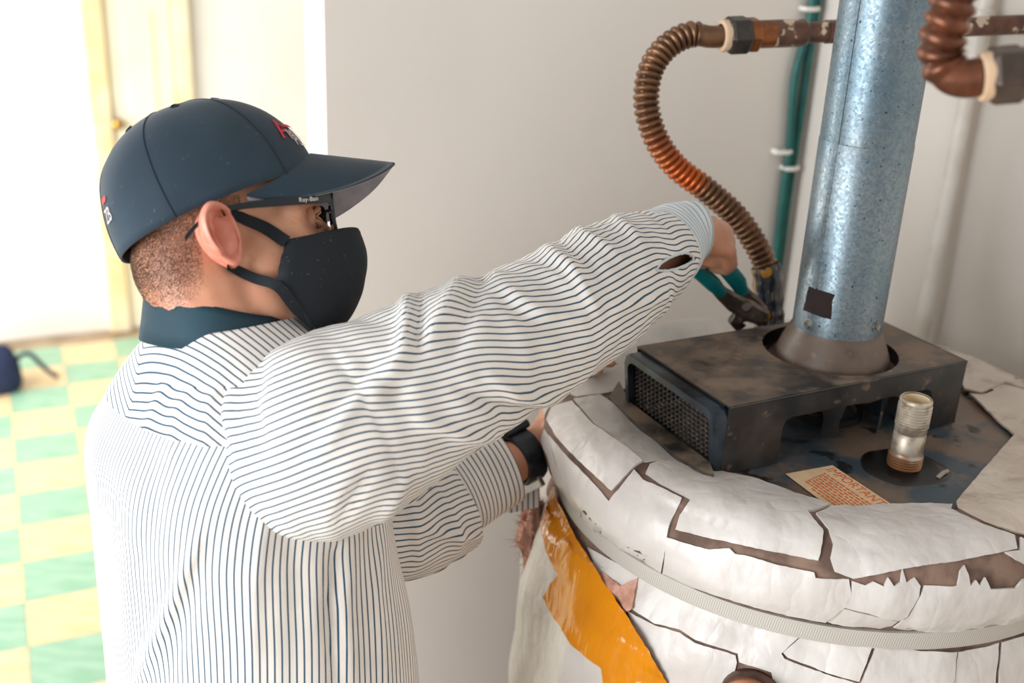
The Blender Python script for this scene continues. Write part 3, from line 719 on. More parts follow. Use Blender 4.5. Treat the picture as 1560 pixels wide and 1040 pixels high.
# ------------------------------------------------------------------ copper water lines
def copper(name, c1, c2, c3, bands):
    t = NT(name); t.set(Metallic=.65, Roughness=.34); u = t.uv()
    n = t.noise(45, 4, .6); k = t.mix(t.ramp(n, .35, .65), lin(c1), lin(c2))
    for lo, hi in bands:
        f = t.math('MULTIPLY', t.ramp(u[1], lo - .02, lo + .01), t.math('SUBTRACT', 1, t.ramp(u[1], hi - .06, hi + .06)))
        k = t.mix(f, k, lin(c3))
    t.col(k); t.bump(t.noise(130, 3), .1, .001); return t.m
def hose(path, r, pitch, amp, skew, plain0, plain1):
    P = spline(path, 400); L = np.r_[0, np.cumsum(np.linalg.norm(np.diff(P, axis=0), axis=1))]
    n = int(L[-1] / pitch * 9); S = np.linspace(0, L[-1], n); Q = np.stack([np.interp(S, L, P[:, i]) for i in range(3)], 1)
    pp, T, N = frames(Q); seg = 26; v = []; uv = []
    for i in range(n):
        b = T[i].cross(N[i]); w = min(1, max(0, (S[i] - plain0) / .006)) * min(1, max(0, (L[-1] - plain1 - S[i]) / .006))
        for k in range(seg):
            a = 2 * PI * k / seg; ph = 2 * PI * S[i] / pitch + skew * math.sin(a + .6)
            rr = r + w * amp * (abs(math.cos(ph / 2)) ** .8 * 2 - 1.1) - (1 - w) * amp * .5
            v.append(pp[i] + (N[i] * math.cos(a) + b * math.sin(a)) * rr); uv.append((k / seg, S[i]))
    f = [(i * seg + k, i * seg + (k + 1) % seg, (i + 1) * seg + (k + 1) % seg, (i + 1) * seg + k) for i in range(n - 1) for k in range(seg)]
    return MB().add(v, f, uv), pp, L[-1]
M_COP = simple('aged copper tube', (104, 72, 58), (76, 52, 44), 40, .42, .6)
M_BRASS = simple('tarnished copper fitting', (150, 92, 52), (96, 62, 44), 35, .36, .7)
M_NUT = simple('dark union nut', (78, 72, 66), (52, 54, 56), 30, .42, .6)
M_NUTB = simple('brown union nut', (92, 78, 68), (70, 60, 54), 30, .45, .55)
M_TEFL = simple('pale nylon washer', (206, 178, 148), (190, 160, 130), 30, .6)
path = [(1172, 520, 1.625), (1172, 470, 1.625), (1167, 410, 1.62), (1150, 370, 1.61), (1120, 328, 1.595), (1076, 289, 1.575), (1030, 254, 1.555), (1000, 212, 1.54), (985, 160, 1.535), (991, 108, 1.54), (1015, 72, 1.55), (1050, 53, 1.56), (1082, 56, 1.565), (1106, 55, 1.57)]
w1 = [PT(*q) for q in path]
l1 = empty('water_line', w1[1], 'ribbed copper connector looping left over the heater to a horizontal copper pipe', 'pipe')
mb, pp, L1 = hose(w1, .0158, .0092, .0024, 1.1, .02, .034)
mb.obj('ribbed_hose', copper('ribbed copper brown', (126, 92, 66), (98, 70, 52), (186, 92, 38), [(.272, .338)]), l1)
def along(p, q, a, b): return p + (q - p) * a, p + (q - p) * b
h0 = PT(1098, 54.5, 1.568); h1 = PT(1300, 47, 1.66); dx = (h1 - h0).normalized(); Lh = (h1 - h0).length
def at(px): # distance along the horizontal run for a pixel column
    best = min(np.linspace(0, Lh * 1.2, 400), key=lambda s: abs(780 + FPX * ((M3.transposed() @ (h0 + dx * s - CAM)).x / -(M3.transposed() @ (h0 + dx * s - CAM)).z) - px)); return float(best)
mb = MB(); revolve(mb, [(.0155, 0), (.0205, .001), (.0215, .004), (.0205, .012)], h0 + dx * (at(1102) - .004), dx, 32); mb.obj('washer', M_TEFL, l1)
mb = MB(); hexnut(mb, h0 + dx * at(1106), dx, .0262, at(1140) - at(1106)); bevel(mb.obj('union_nut', M_NUT, l1, smooth=False), .0016)
mb = MB(); hexnut(mb, h0 + dx * at(1138), dx, .0238, at(1154) - at(1138), .08); revolve(mb, [(.0185, 0), (.0185, at(1176) - at(1150))], h0 + dx * at(1150), dx, 32); bevel(mb.obj('adapter', M_BRASS, l1, smooth=True, sharp=30), .001)
mb = MB(); revolve(mb, [(.0165, 0), (.0184, .001), (.0186, at(1222) - at(1172)), (.0172, at(1224) - at(1172)), (.0155, at(1228) - at(1172))], h0 + dx * at(1172), dx, 32)
t = NT('copper with flaked white paint'); t.set(Metallic=.4, Roughness=.45); n = t.noise(55, 3)
t.col(t.mix(t.ramp(t.noise(38, 2), .60, .64), t.mix(t.ramp(n, .3, .7), lin((108, 74, 60)), lin((78, 54, 46))), lin((196, 180, 160)))); M_FLAKE = t.m
mb.obj('coupling', M_FLAKE, l1)
mb = MB(); tube(mb, [h0 + dx * at(1224), h0 + dx * at(1262)], .0142, 24); tube(mb, [h0 + dx * at(1258), h0 + dx * at(1285)], .0158, 24); tube(mb, [h0 + dx * at(1280), h0 + dx * ((CORNER - h0).dot(WD) / dx.dot(WD) - .004)], .0138, 24); mb.obj('copper_pipe', M_FLAKE, l1)
# printed black and gold tape wrapped round its foot, and the nut below
t = NT('printed black and gold tape'); t.set(Roughness=.28); u = t.uv()
k = t.mix(t.ramp(t.noise(60, 3), .45, .6), lin((16, 20, 30)), lin((28, 36, 50)))
st = t.math('SINE', t.math('ADD', t.math('MULTIPLY', u[0], 150), t.math('MULTIPLY', t.noise(40, 2), 5)))
k = t.mix(t.math('MULTIPLY', t.ramp(st, .72, .9), t.ramp(t.noise(48, 2), .48, .56)), k, lin((168, 146, 112)))
edge = t.math('LESS_THAN', t.math('ABSOLUTE', t.math('SUBTRACT', u[0], .315)), .018)
k = t.mix(edge, k, lin((196, 152, 60))); t.col(k); t.bump(t.noise(70, 3), .5, .003); M_PRINT = t.m
P = spline(w1[:4], 60); i1 = next(i for i, p in enumerate(P) if 780 + 0 * i >= 0 and (520 - FPX * ((M3.transposed() @ (Vector(p) - CAM)).y / -(M3.transposed() @ (Vector(p) - CAM)).z)) < 402)
tp = P[:i1 + 1][::2]; rad = [.0205 + .0008 * math.sin(i * 1.7) for i in range(len(tp))]
# make u = 0.5 look at the camera
pp_, T_, N_ = frames(tp); v = []; uv = []; seg = 40; s = 0
for i, q in enumerate(pp_):
    if i: s += (pp_[i] - pp_[i - 1]).length
    vd = (CAM - q); vd = (vd - T_[i] * vd.dot(T_[i])).normalized(); b = T_[i].cross(vd)
    for k in range(seg + 1):
        a = 2 * PI * (k / seg - .5); v.append(q + (vd * math.cos(a) + b * math.sin(a)) * (rad[i] + .0006 * math.sin(a * 5 + i))); uv.append((k / seg, s))
mb = MB().add(v, [(i * (seg + 1) + k, i * (seg + 1) + k + 1, (i + 1) * (seg + 1) + k + 1, (i + 1) * (seg + 1) + k) for i in range(len(pp_) - 1) for k in range(seg)], uv)
wrap = mb.obj('printed_tape', M_PRINT, l1)
M_GOLD = simple('gold print', (206, 150, 40), (176, 124, 30), 60, .35)
wt = BVHTree.FromPolygons(v, mb.f)
def wsurf(px, py):
    h = wt.ray_cast(CAM, ray(px, py)); return (h[0], h[1] if h[1].dot(ray(px, py)) < 0 else -h[1]) if h[0] is not None else (PT(px, py, 1.6), -ray(px, py))
for cx, cy in ((1167, 414), (1165, 481)):
    sheet('gold_dot', [(cx + 9 * math.cos(a * PI / 8), cy + 9 * math.sin(a * PI / 8)) for a in range(16)], M_GOLD, wrap, step=5, jit=0, off=.0006, wav=0, skirt=.0008, surf=wsurf)
nbk = AX * 2 - nb; nbk.z = ZP
mb = MB(); hexnut(mb, w1[0] - ZUP * .02, ZUP, .027, .03); revolve(mb, [(.0165, -.075), (.0165, -.02)], Vector(w1[0]), ZUP, 24); bevel(mb.obj('lower_nut', M_NUTB, l1, smooth=True, sharp=30), .001)

path = [(1500, -420, .95), (1484, -250, .94), (1470, -120, .93), (1463, -60, .93), (1456, -15, .93), (1447, 22, .93), (1437, 55, .932), (1435, 85, .935), (1447, 110, .935), (1468, 119, .935), (1498, 117, .935)]
w2 = [PT(*q) for q in path]
l2 = empty('water_line', w2[-1], 'ribbed copper connector hanging in front of the white pipe with a hex nut', 'pipe')
mb, pp, L2 = hose(w2, .0160, .0118, .0024, 1.2, .0, .024)
mb.obj('ribbed_hose', copper('ribbed copper red', (122, 74, 52), (92, 58, 42), (186, 92, 38), []), l2)
h0 = PT(1494, 117, .935); h1 = PT(1600, 108, .95); dx = (h1 - h0).normalized(); Lh = (h1 - h0).length
mb = MB(); revolve(mb, [(.0145, 0), (.0178, .001), (.0188, .004), (.018, .012)], h0 - dx * .001, dx, 32); mb.obj('washer', M_TEFL, l2)
mb = MB(); hexnut(mb, h0 + dx * .005, dx, .0228, .026); bevel(mb.obj('union_nut', M_NUTB, l2, smooth=False), .0014)
mb = MB(); hexnut(mb, h0 + dx * .030, dx, .0215, .02); tube(mb, [h0 + dx * .04, h0 + dx * ((CORNER - h0).dot(WD) / dx.dot(WD) - .02)], .0165, 24); bevel(mb.obj('supply_pipe', M_BRASS, l2, smooth=True, sharp=30), .001)
# ------------------------------------------------------------------ the man at the heater
PSI = math.radians(38)
FD = Vector((math.cos(PSI), math.sin(PSI), 0)); RD = Vector((math.sin(PSI), -math.cos(PSI), 0))   # facing, and his right
person = empty('person', (-.29, 1.10, 0), 'person in striped shirt, navy cap and black mask working on the heater with pliers', 'person')

# skin
t = NT('skin'); t.set(Roughness=.48)
k = t.mix(t.ramp(t.noise(14, 3), .3, .7), lin((214, 160, 128)), lin((200, 140, 112)))
k = t.mix(t.math('MULTIPLY', t.ramp(t.noise(230, 3), .58, .68), .16), k, lin((158, 100, 78))); t.col(k)
t.b.inputs['Subsurface Weight'].default_value = .12; t.b.inputs['Subsurface Radius'].default_value = (.012, .005, .003); t.b.inputs['Subsurface Scale'].default_value = .5
t.bump(t.noise(260, 2), .12, .0006); M_SKIN = t.m
t = NT('reddish ear skin'); t.set(Roughness=.45); t.col(t.mix(t.ramp(t.noise(50, 2), .3, .7), lin((222, 148, 126)), lin((206, 122, 102)))); t.b.inputs['Subsurface Weight'].default_value = .05
t.b.inputs['Subsurface Radius'].default_value = (.012, .004, .003); t.b.inputs['Subsurface Scale'].default_value = .5; M_EAR = t.m

def stripes(name, spacing, width, base, line, freq_noise=0.0):
    t = NT(name); t.set(Roughness=.8); u = t.uv()
    w = t.math('FRACT', t.math('ADD', t.math('DIVIDE', u[0], spacing), 50.0))
    d = t.math('ABSOLUTE', t.math('SUBTRACT', w, .5))
    f = t.ramp(d, width * .5 + .06, width * .5 - .06)
    b = t.mix(t.ramp(t.noise(25, 3), .3, .7), lin(base), lin(tuple(int(c * .965) for c in base)))
    t.col(t.mix(f, b, lin(line)))
    t.b.inputs['Sheen Weight'].default_value = .1
    t.bump(t.noise(420, 2), .12, .0006); return t.m
M_STRIPE = stripes('striped shirt cotton', .0074, .24, (234, 228, 222), (8, 66, 92))
M_CUFF = stripes('striped cuff cotton', .0072, .20, (222, 226, 228), (110, 150, 172))
t = NT('teal navy collar twill'); t.set(Roughness=.75); t.col(t.mix(t.ramp(t.noise(18, 3), .3, .7), lin((16, 58, 72)), lin((12, 46, 58)))); t.bump(t.noise(500, 2), .2, .0006); M_TEAL = t.m
t = NT('navy cap twill'); t.set(Roughness=.82); k = t.mix(t.ramp(t.noise(10, 4), .3, .7), lin((20, 42, 57)), lin((27, 51, 66)))
k = t.mix(t.math('MULTIPLY', t.ramp(t.noise(110, 4, .7), .64, .72), .25), k, lin((120, 130, 140))); t.col(k)
t.b.inputs['Sheen Weight'].default_value = .15; t.bump(t.noise(480, 2), .25, .0006); M_CAP = t.m
t = NT('black mask cotton'); t.set(Roughness=.8); t.col(t.mix(t.ramp(t.noise(300, 2), .70, .74), lin((13, 22, 30)), lin((60, 74, 84)))); t.bump(t.noise(600, 2), .2, .0005); M_MASK = t.m

# ---------------- head frame
_r0 = ray(345, 345); _ex = (M3.col[0] - _r0 * M3.col[0].dot(_r0)).normalized() if False else None
_cx = M3 @ Vector((1, 0, 0)); _ex = (_cx - _r0 * _cx.dot(_r0)).normalized(); _ey = _ex.cross(_r0).normalized()
AL, YW, RL = math.radians(5), math.radians(10), math.radians(9)
hf = (_ex * math.cos(AL) + _ey * math.sin(AL)) * math.cos(YW) + _r0 * math.sin(YW)
hl_ = (_r0 - hf * _r0.dot(hf)).normalized(); hu = hf.cross(hl_)
hu, hl_ = hu * math.cos(RL) + hl_ * math.sin(RL), hl_ * math.cos(RL) - hu * math.sin(RL)
HO = PT(358, 375, 1.10) + hl_ * .070
def H(x, y, z): return HO + hf * x + hl_ * y + hu * z
def Hinv(p): d = p - HO; return d.dot(hf), d.dot(hl_), d.dot(hu)
def Hpx(px, py, y):           # head-frame point at lateral offset y under a pixel
    r = ray(px, py); p0 = HO + hl_ * y; return CAM + r * ((p0 - CAM).dot(hl_) / r.dot(hl_))

# ---------------- body as one surface
bm = bmesh.new()
def ball(c, r, ax=None, seg=20):
    m = Matrix.Diagonal((r[0], r[1], r[2], 1)) if hasattr(r, '__len__') else Matrix.Diagonal((r, r, r, 1))
    R = Matrix((ax[0], ax[1], ax[2])).transposed().to_4x4() if ax else Matrix.Identity(4)
    bmesh.ops.create_uvsphere(bm, u_segments=seg, v_segments=seg // 2 + 2, radius=1, matrix=Matrix.Translation(c) @ R @ m)
def limb(a, b, ra, rb, n=7):
    a = Vector(a); b = Vector(b); d = b - a; ex = d.orthogonal().normalized(); ey = d.normalized().cross(ex); s = 16; vs = []
    for i in range(n):
        q = i / (n - 1); r = ra + (rb - ra) * q
        vs.append([bm.verts.new(a + d * q + (ex * math.cos(2 * PI * k / s) + ey * math.sin(2 * PI * k / s)) * r) for k in range(s)])
    for i in range(n - 1):
        for k in range(s): bm.faces.new((vs[i][k], vs[i][(k + 1) % s], vs[i + 1][(k + 1) % s], vs[i + 1][k]))
    bm.faces.new(vs[0][::-1]); bm.faces.new(vs[-1])
    ball(a, ra, seg=16); ball(b, rb, seg=16)
def chain(pts, rs):
    for i in range(len(pts) - 1): limb(pts[i], pts[i + 1], rs[i], rs[i + 1])
HA = (hf, hl_, hu)
def hb(c, r): ball(H(*c), r, HA, 28)
hb((-.004, 0, .062), (.094, .073, .074)); hb((.034, 0, .062), (.058, .064, .055)); hb((.042, 0, .008), (.050, .060, .078))
hb((.030, 0, -.040), (.052, .054, .052)); hb((.052, 0, -.070), (.042, .040, .034)); hb((.084, 0, -.088), (.020, .025, .020))
hb((.088, 0, -.050), (.022, .030, .022)); hb((.056, 0, .018), (.045, .053, .050))
for s in (-1, 1):
    hb((.068, .036 * s, -.004), (.027, .027, .024)); hb((.084, .030 * s, .046), (.015, .026, .009)); hb((.064, .052 * s, .036), (.014, .013, .022))
    hb((.108, .011 * s, -.008), (.010, .008, .008))
chain([H(.088, 0, .040), H(.102, 0, .018), H(.120, 0, -.003)], [.010, .0105, .012])
NB = Vector((-.292, 1.072, 1.585))
chain([H(-.030, 0, .000), H(-.014, 0, -.060), NB], [.060, .055, .056])
# trunk
def tb(z, a, b, f=0.0, r=0.0): ball(Vector((-.297, 1.10, z)) + FD * f + RD * r, (a, b, .11), (RD, FD, ZUP), 28)
tb(1.45, .165, .098); tb(1.38, .165, .105); tb(1.28, .160, .105); tb(1.18, .158, .105); tb(1.06, .165, .11); tb(.97, .17, .115); ball(Vector((-.297, 1.10, 1.545)), (.135, .068, .055), (RD, FD, ZUP), 24)
SR = PT(452, 640, 1.12); ER = PT(790, 520, 1.19); WR = PT(1048, 357, 1.405)
SL = Vector((-.297, 1.10, 1.445)) - RD * .130; EL = PT(612, 770, 1.42); WL = PT(806, 694, 1.50)
chain([Vector((-.297, 1.10, 1.50)) + RD * .08, SR, SR.lerp(ER, .5), ER, ER.lerp(WR, .35), WR], [.06, .058, .048, .042, .040, .027])
chain([SL, SL.lerp(EL, .5), EL, EL.lerp(WL, .35), WL], [.050, .044, .041, .039, .027])
for s in (-1, 1):
    hp = Vector((-.297, 1.10, .93)) + RD * (.09 * s); kn = hp + FD * .035 + RD * (.02 * s); kn.z = .50; an = kn - FD * .03 + RD * (.012 * s); an.z = .09
    chain([hp, kn, an], [.085, .055, .038]); chain([an - ZUP * .04 - FD * .02, an + FD * .13 - ZUP * .045], [.035, .028])
# right hand closed over the plier handles, back of the hand up
def hand(wr, palm, kn, fingers, thumb, rp=.020):
    for i in range(4):
        limb(wr.lerp(palm, .25) + (kn[i] - palm) * .18, kn[i], rp * .78, .0105, 6)
    limb(wr, palm, .026, .025); ball(palm.lerp((kn[0] + kn[3]) / 2, .5), .024); limb(palm, thumb[2], .02, .014); limb(kn[0], kn[3], .0105, .0095)
    for k, fg in zip(kn, fingers): chain([k] + fg, [.0100, .0092, .0085, .0072][:len(fg) + 1])
    chain(thumb, [.015, .0115, .010, .0085][:len(thumb)])
pR = PT(1082, 362, 1.435)
knR = [PT(1110, 382, 1.435), PT(1110, 368, 1.455), PT(1100, 352, 1.472), PT(1086, 340, 1.488)]
ball(PT(1090, 390, 1.475), .017); ball(PT(1098, 380, 1.46), .018)
fiR = [[PT(1114, 402, 1.465), PT(1106, 411, 1.50), PT(1090, 406, 1.52)], [PT(1107, 396, 1.49), PT(1094, 410, 1.52), PT(1079, 405, 1.53)],
       [PT(1096, 384, 1.51), PT(1082, 402, 1.535), PT(1068, 398, 1.54)], [PT(1082, 370, 1.52), PT(1070, 390, 1.54), PT(1058, 388, 1.545)]]
thR = [PT(1066, 370, 1.44), PT(1070, 384, 1.47), PT(1064, 392, 1.49), PT(1072, 402, 1.505)]
hand(WR, pR, knR, fiR, thR)
# left hand behind the rim of the blanket, fingertips on its top
tipz = 1.462
pL = PT(838, 655, 1.535)
knL = [PT(868, 612, 1.57), PT(862, 604, 1.585), PT(856, 599, 1.60), PT(850, 598, 1.615)]
tpL = [ONZ(932, 553, tipz), ONZ(913, 564, tipz), ONZ(925, 540, tipz), ONZ(905, 540, tipz)]
fiL = []
for a, b in zip(knL, tpL):
    m1 = a.lerp(b, .42) + ZUP * .022; m2 = a.lerp(b, .75) + ZUP * .018; fiL.append([m1, m2, b])
thL = [PT(832, 668, 1.51), PT(846, 640, 1.50), PT(858, 612, 1.505), PT(872, 598, 1.515)]
hand(WL, pL, knL, fiL, thL, .021)
me = bpy.data.meshes.new('tmp'); bm.to_mesh(me); bm.free()
tmp = bpy.data.objects.new('tmp', me); C.objects.link(tmp)
md = tmp.modifiers.new('r', 'REMESH'); md.mode = 'VOXEL'; md.voxel_size = .0042
md = tmp.modifiers.new('s', 'SMOOTH'); md.factor = .5; md.iterations = 5
bme = bpy.data.meshes.new_from_object(tmp.evaluated_get(bpy.context.evaluated_depsgraph_get()))
bpy.data.objects.remove(tmp)
BVv = [v.co.copy() for v in bme.vertices]; BFf = [tuple(p.vertices) for p in bme.polygons]
# ears and eyelids are part of the same skin mesh
def ear(side):
    nr, nf = 14, 40; V = []; F = []
    tl = math.radians(20)
    c = (-.013, -.0755 * side * -1 if side > 0 else -.0755, .010)
    for lay in (0, 1):
        for i in range(nr + 1):
            rho = i / nr
            for k in range(nf):
                a = 2 * PI * k / nf
                A = .0195 * (1 + .10 * math.sin(a)) * (1 - .28 * max(0, -math.sin(a)) ** 2); B = .0325
                x = A * rho * math.cos(a); z = B * rho * math.sin(a)
                if lay == 0:
                    h = .0095 * math.exp(-((rho - .88) / .11) ** 2) * (.35 + .65 * (1 if math.sin(a) > -.55 else .2)) * (1 - .75 * max(0, math.cos(a)) ** 2 * (1 if math.sin(a) < .55 else 0))
                    h += .0065 * math.exp(-((rho - .58) / .10) ** 2) * max(0, -math.cos(a + .35)) ** .7
                    h -= .017 * math.exp(-(((x - .004) / .0080) ** 2 + ((z + .005) / .010) ** 2))
                    h -= .005 * math.exp(-(((x - .000) / .010) ** 2 + ((z - .017) / .006) ** 2))
                    h += .004 * math.exp(-(((x - .0135) / .004) ** 2 + ((z + .004) / .006) ** 2)) + .003 * math.exp(-(((x - .002) / .009) ** 2 + ((z + .025) / .006) ** 2))
                else:
                    h = -.020 * (1 - rho ** 4) - .0012
                    x *= .96; z *= .97
                # turn: lean back, swing out from the skull
                xx = x * math.cos(tl) - z * math.sin(tl); zz = x * math.sin(tl) + z * math.cos(tl)
                out = h + .010 + (-xx) * .42
                V.append(H(c[0] + xx * .92 + h * .3, (c[1] - out) if side < 0 else -(c[1] - out), c[2] + zz))
    n1 = (nr + 1) * nf
    for lay in (0, 1):
        for i in range(nr):
            for k in range(nf):
                q = (lay * n1 + i * nf + k, lay * n1 + i * nf + (k + 1) % nf, lay * n1 + (i + 1) * nf + (k + 1) % nf, lay * n1 + (i + 1) * nf + k)
                F.append(q if (lay == 0) == (side > 0) else q[::-1])
    for k in range(nf):
        a, b = nr * nf + k, nr * nf + (k + 1) % nf; q = (a, b, b + n1, a + n1); F.append(q if side > 0 else q[::-1])
    return V, F
nskin = len(BFf)
for side in (-1, 1):
    V, F = ear(side); n = len(BVv); BVv += V; BFf += [tuple(i + n for i in f) for f in F]
near = len(BFf)
ER_ = .0122; _t = BVHTree.FromPolygons(BVv, BFf); _h = _t.ray_cast(H(.2, -.031, .0265), -hf)[0]
EYE = (Hinv(_h)[0] - ER_ + .0045, .031, .0265)
for s in (-1, 1):
    for up, zz in ((1, .0052), (-1, -.0050)):
        mb = MB(); pts = []
        for k in range(13):
            a = math.radians(-62 + 124 * k / 12); w = math.cos(math.radians(-90 + 180 * k / 12))
            d = Vector((math.cos(a), math.sin(a) * s, 0)) * (ER_ + .0012); d.z = zz * w * (1.1 if up > 0 else .8)
            pts.append(H(EYE[0] + d.x, EYE[1] * s + d.y, EYE[2] + d.z))
        tube(mb, pts, [.0008 + .0008 * math.sin(PI * k / 12) for k in range(13)], 8)
        n = len(BVv); BVv += mb.v; BFf += [tuple(i + n for i in f) for f in mb.f]
        mb = MB(); tube(mb, [p + hu * (.0032 * up) - hf * .0022 for p in pts], [.0018 + .0020 * math.sin(PI * k / 12) for k in range(13)], 8)
        n = len(BVv); BVv += mb.v; BFf += [tuple(i + n for i in f) for f in mb.f]
for s in (-1, 1):              # skin at the outer corner of each eye
    V = []; c0 = Vector((EYE[0] + .0004, (EYE[1] + ER_ - .0028) * s, EYE[2]))
    for i in range(11):
        for k in range(16):
            a = PI * i / 10; b = 2 * PI * k / 16
            V.append(H(c0.x + .0062 * math.sin(a) * math.cos(b), c0.y + .0046 * math.sin(a) * math.sin(b), c0.z + .0105 * math.cos(a)))
    n = len(BVv); BVv += V; BFf += [(n + i * 16 + k, n + (i + 1) * 16 + k, n + (i + 1) * 16 + (k + 1) % 16, n + i * 16 + (k + 1) % 16) for i in range(10) for k in range(16)]
body = mesh('body', BVv, BFf, M_SKIN, person)
body.data.materials.append(M_EAR)
mi = np.zeros(len(body.data.polygons), dtype=np.int32); mi[nskin:near] = 1; body.data.polygons.foreach_set('material_index', mi)
M_SCL = simple('eye white', (222, 212, 204), rough=.25); M_IRIS = simple('brown grey iris', (62, 56, 52), rough=.2); M_BROW = simple('brown hair', (92, 68, 52), (66, 48, 38), 200, .7)
for s in (-1, 1):
    ec = H(EYE[0], EYE[1] * s, EYE[2]); g = (hf - hl_ * .75 - hu * .06).normalized()
    mb = MB(); revolve(mb, [(ER_ * math.sin(a * PI / 14), ER_ * math.cos(a * PI / 14)) for a in range(15)], ec, g, 24); e = mb.obj('eye', M_SCL, person, sharp=None)
    mb = MB(); revolve(mb, [((ER_ + .0003) * math.sin(a * .078), (ER_ + .0003) * math.cos(a * .078)) for a in range(7)], ec, g, 24); mb.obj('iris', M_IRIS, e, sharp=None)
    mb = MB(); revolve(mb, [((ER_ + .0006) * math.sin(a * .04), (ER_ + .0006) * math.cos(a * .04)) for a in range(6)], ec, g, 20); mb.obj('pupil', M_INK, e, sharp=None)
# hair: eyebrows and the clipped fade below the cap
tree_b = BVHTree.FromPolygons(BVv, BFf)
mb = MB(); rnd = random.Random(11)
def strand(mb, p, d, L, w):
    s = d.orthogonal().normalized() * w; s = Matrix.Rotation(rnd.uniform(0, 6), 3, d) @ s
    mb.add([p - s, p + s, p + d * L], [(0, 1, 2)])
for i in range(130000):
    x = rnd.uniform(-.115, .012); z = rnd.uniform(-.085, .05); s = -1 if rnd.random() < .62 else 1
    o = H(x, .16 * s, z) if rnd.random() < .6 else H(-.2, rnd.uniform(-.08, .08), z)
    tgt = H(x, 0, z) if (o - H(x, .16 * s, z)).length < 1e-6 else H(0, (o - HO).dot(hl_), z)
    h = tree_b.ray_cast(o, (tgt - o).normalized())
    if h[0] is None: continue
    lx, ly, lz = Hinv(h[0])
    if h[2] >= nskin: continue
    lim = -.028 + (0 if lx < -.05 else (lx + .05) * 1.1)       # hairline climbs towards the ear
    fade = (lz - (lim - .030)) / .045
    if lx > -.030 and abs(ly) > .04 and lz < .03 and lx < .03: continue
    if lx > -.02 and lz < .035: continue
    if rnd.random() > max(0, min(1, fade)) ** 1.2 or lz > .075: continue
    nn = h[1] if h[1].dot(o - h[0]) > 0 else -h[1]
    d = (nn * .55 - hu * .75 - hf * .25 + Vector([rnd.uniform(-.3, .3) for _ in range(3)])).normalized()
    strand(mb, h[0] - nn * .0003, d, rnd.uniform(.0016, .0032), .00019)
for s in (-1, 1):
    for i in range(500):
        a = rnd.random(); y = .014 + .036 * a; z = .0485 + .007 * math.sin(a * 2.6) + rnd.uniform(-.0025, .0025) * (1.2 - a)
        h = tree_b.ray_cast(H(.2, y * s, z), -hf)
        if h[0]: strand(mb, h[0], (hl_ * (.8 * s) - hf * .5 * a + hf * .25 + hu * rnd.uniform(0, .4)).normalized(), .007, .0003)
t = NT('clipped brown hair'); t.set(Roughness=.6); t.col(t.mix(t.ramp(t.noise(30, 3), .3, .7), lin((128, 106, 90)), lin((100, 82, 68)))); M_HAIR = t.m
tag(mesh('hair', mb.v, mb.f, M_HAIR, person, smooth=False), kind='stuff')

# ---------------- shirt
def fold(px, py, lines):
    d = 0.0
    for (pts, w, A) in lines:
        best = 1e9; bt = 0; n = len(pts) - 1
        for i in range(n):
            x1, y1 = pts[i]; x2, y2 = pts[i + 1]; L2 = (x2 - x1) ** 2 + (y2 - y1) ** 2
            t_ = max(0, min(1, ((px - x1) * (x2 - x1) + (py - y1) * (y2 - y1)) / L2)); dd = math.hypot(px - x1 - t_ * (x2 - x1), py - y1 - t_ * (y2 - y1))
            if dd < best: best = dd; bt = (i + t_) / n
        if best < 3 * w: d += A * math.exp(-(best / w) ** 2) * (.35 + .65 * math.sin(PI * min(1, max(0, bt * .8 + .1))))
    return d
def topx(p):
    q = M3.transposed() @ (p - CAM); return 780 + FPX * q.x / -q.z, 520 - FPX * q.y / -q.z
TOR = [(.90, -.29, .245, .160), (1.0, -.289, .250, .165), (1.1, -.288, .246, .163), (1.2, -.291, .239, .158), (1.3, -.296, .230, .152), (1.35, -.300, .224, .148), (1.40, -.304, .219, .145), (1.44, -.307, .213, .142), (1.48, -.306, .204, .136), (1.515, -.302, .188, .124), (1.552, -.298, .164, .106), (1.580, -.295, .136, .096), (1.604, -.293, .108, .088), (1.622, -.293, .080, .074)]
TF = [([(300, 815), (268, 900), (240, 970), (210, 1050)], 11, .011), ([(322, 835), (300, 900), (270, 980), (250, 1050)], 14, -.006),
      ([(275, 555), (245, 600), (225, 650)], 9, .006), ([(300, 575), (268, 625), (258, 700)], 10, .005), ([(335, 560), (318, 610), (312, 680)], 9, .006), ([(360, 560), (345, 610), (340, 680)], 8, -.004),
      ([(395, 700), (400, 800), (385, 900), (380, 1050)], 16, .005), ([(440, 770), (455, 880), (450, 1050)], 18, -.004), ([(512, 845), (505, 930), (512, 1050)], 9, -.009), ([(540, 830), (530, 930), (540, 1050)], 12, .006),
      ([(585, 800), (575, 900), (590, 1050)], 9, .005), ([(600, 800), (606, 900), (622, 1050)], 7, -.005), ([(180, 700), (200, 800), (190, 950)], 16, .003), ([(230, 700), (235, 780), (220, 850)], 18, -.004)]
tz = spline(TOR, 130); nT = 200; V = []; UV = []; F = []
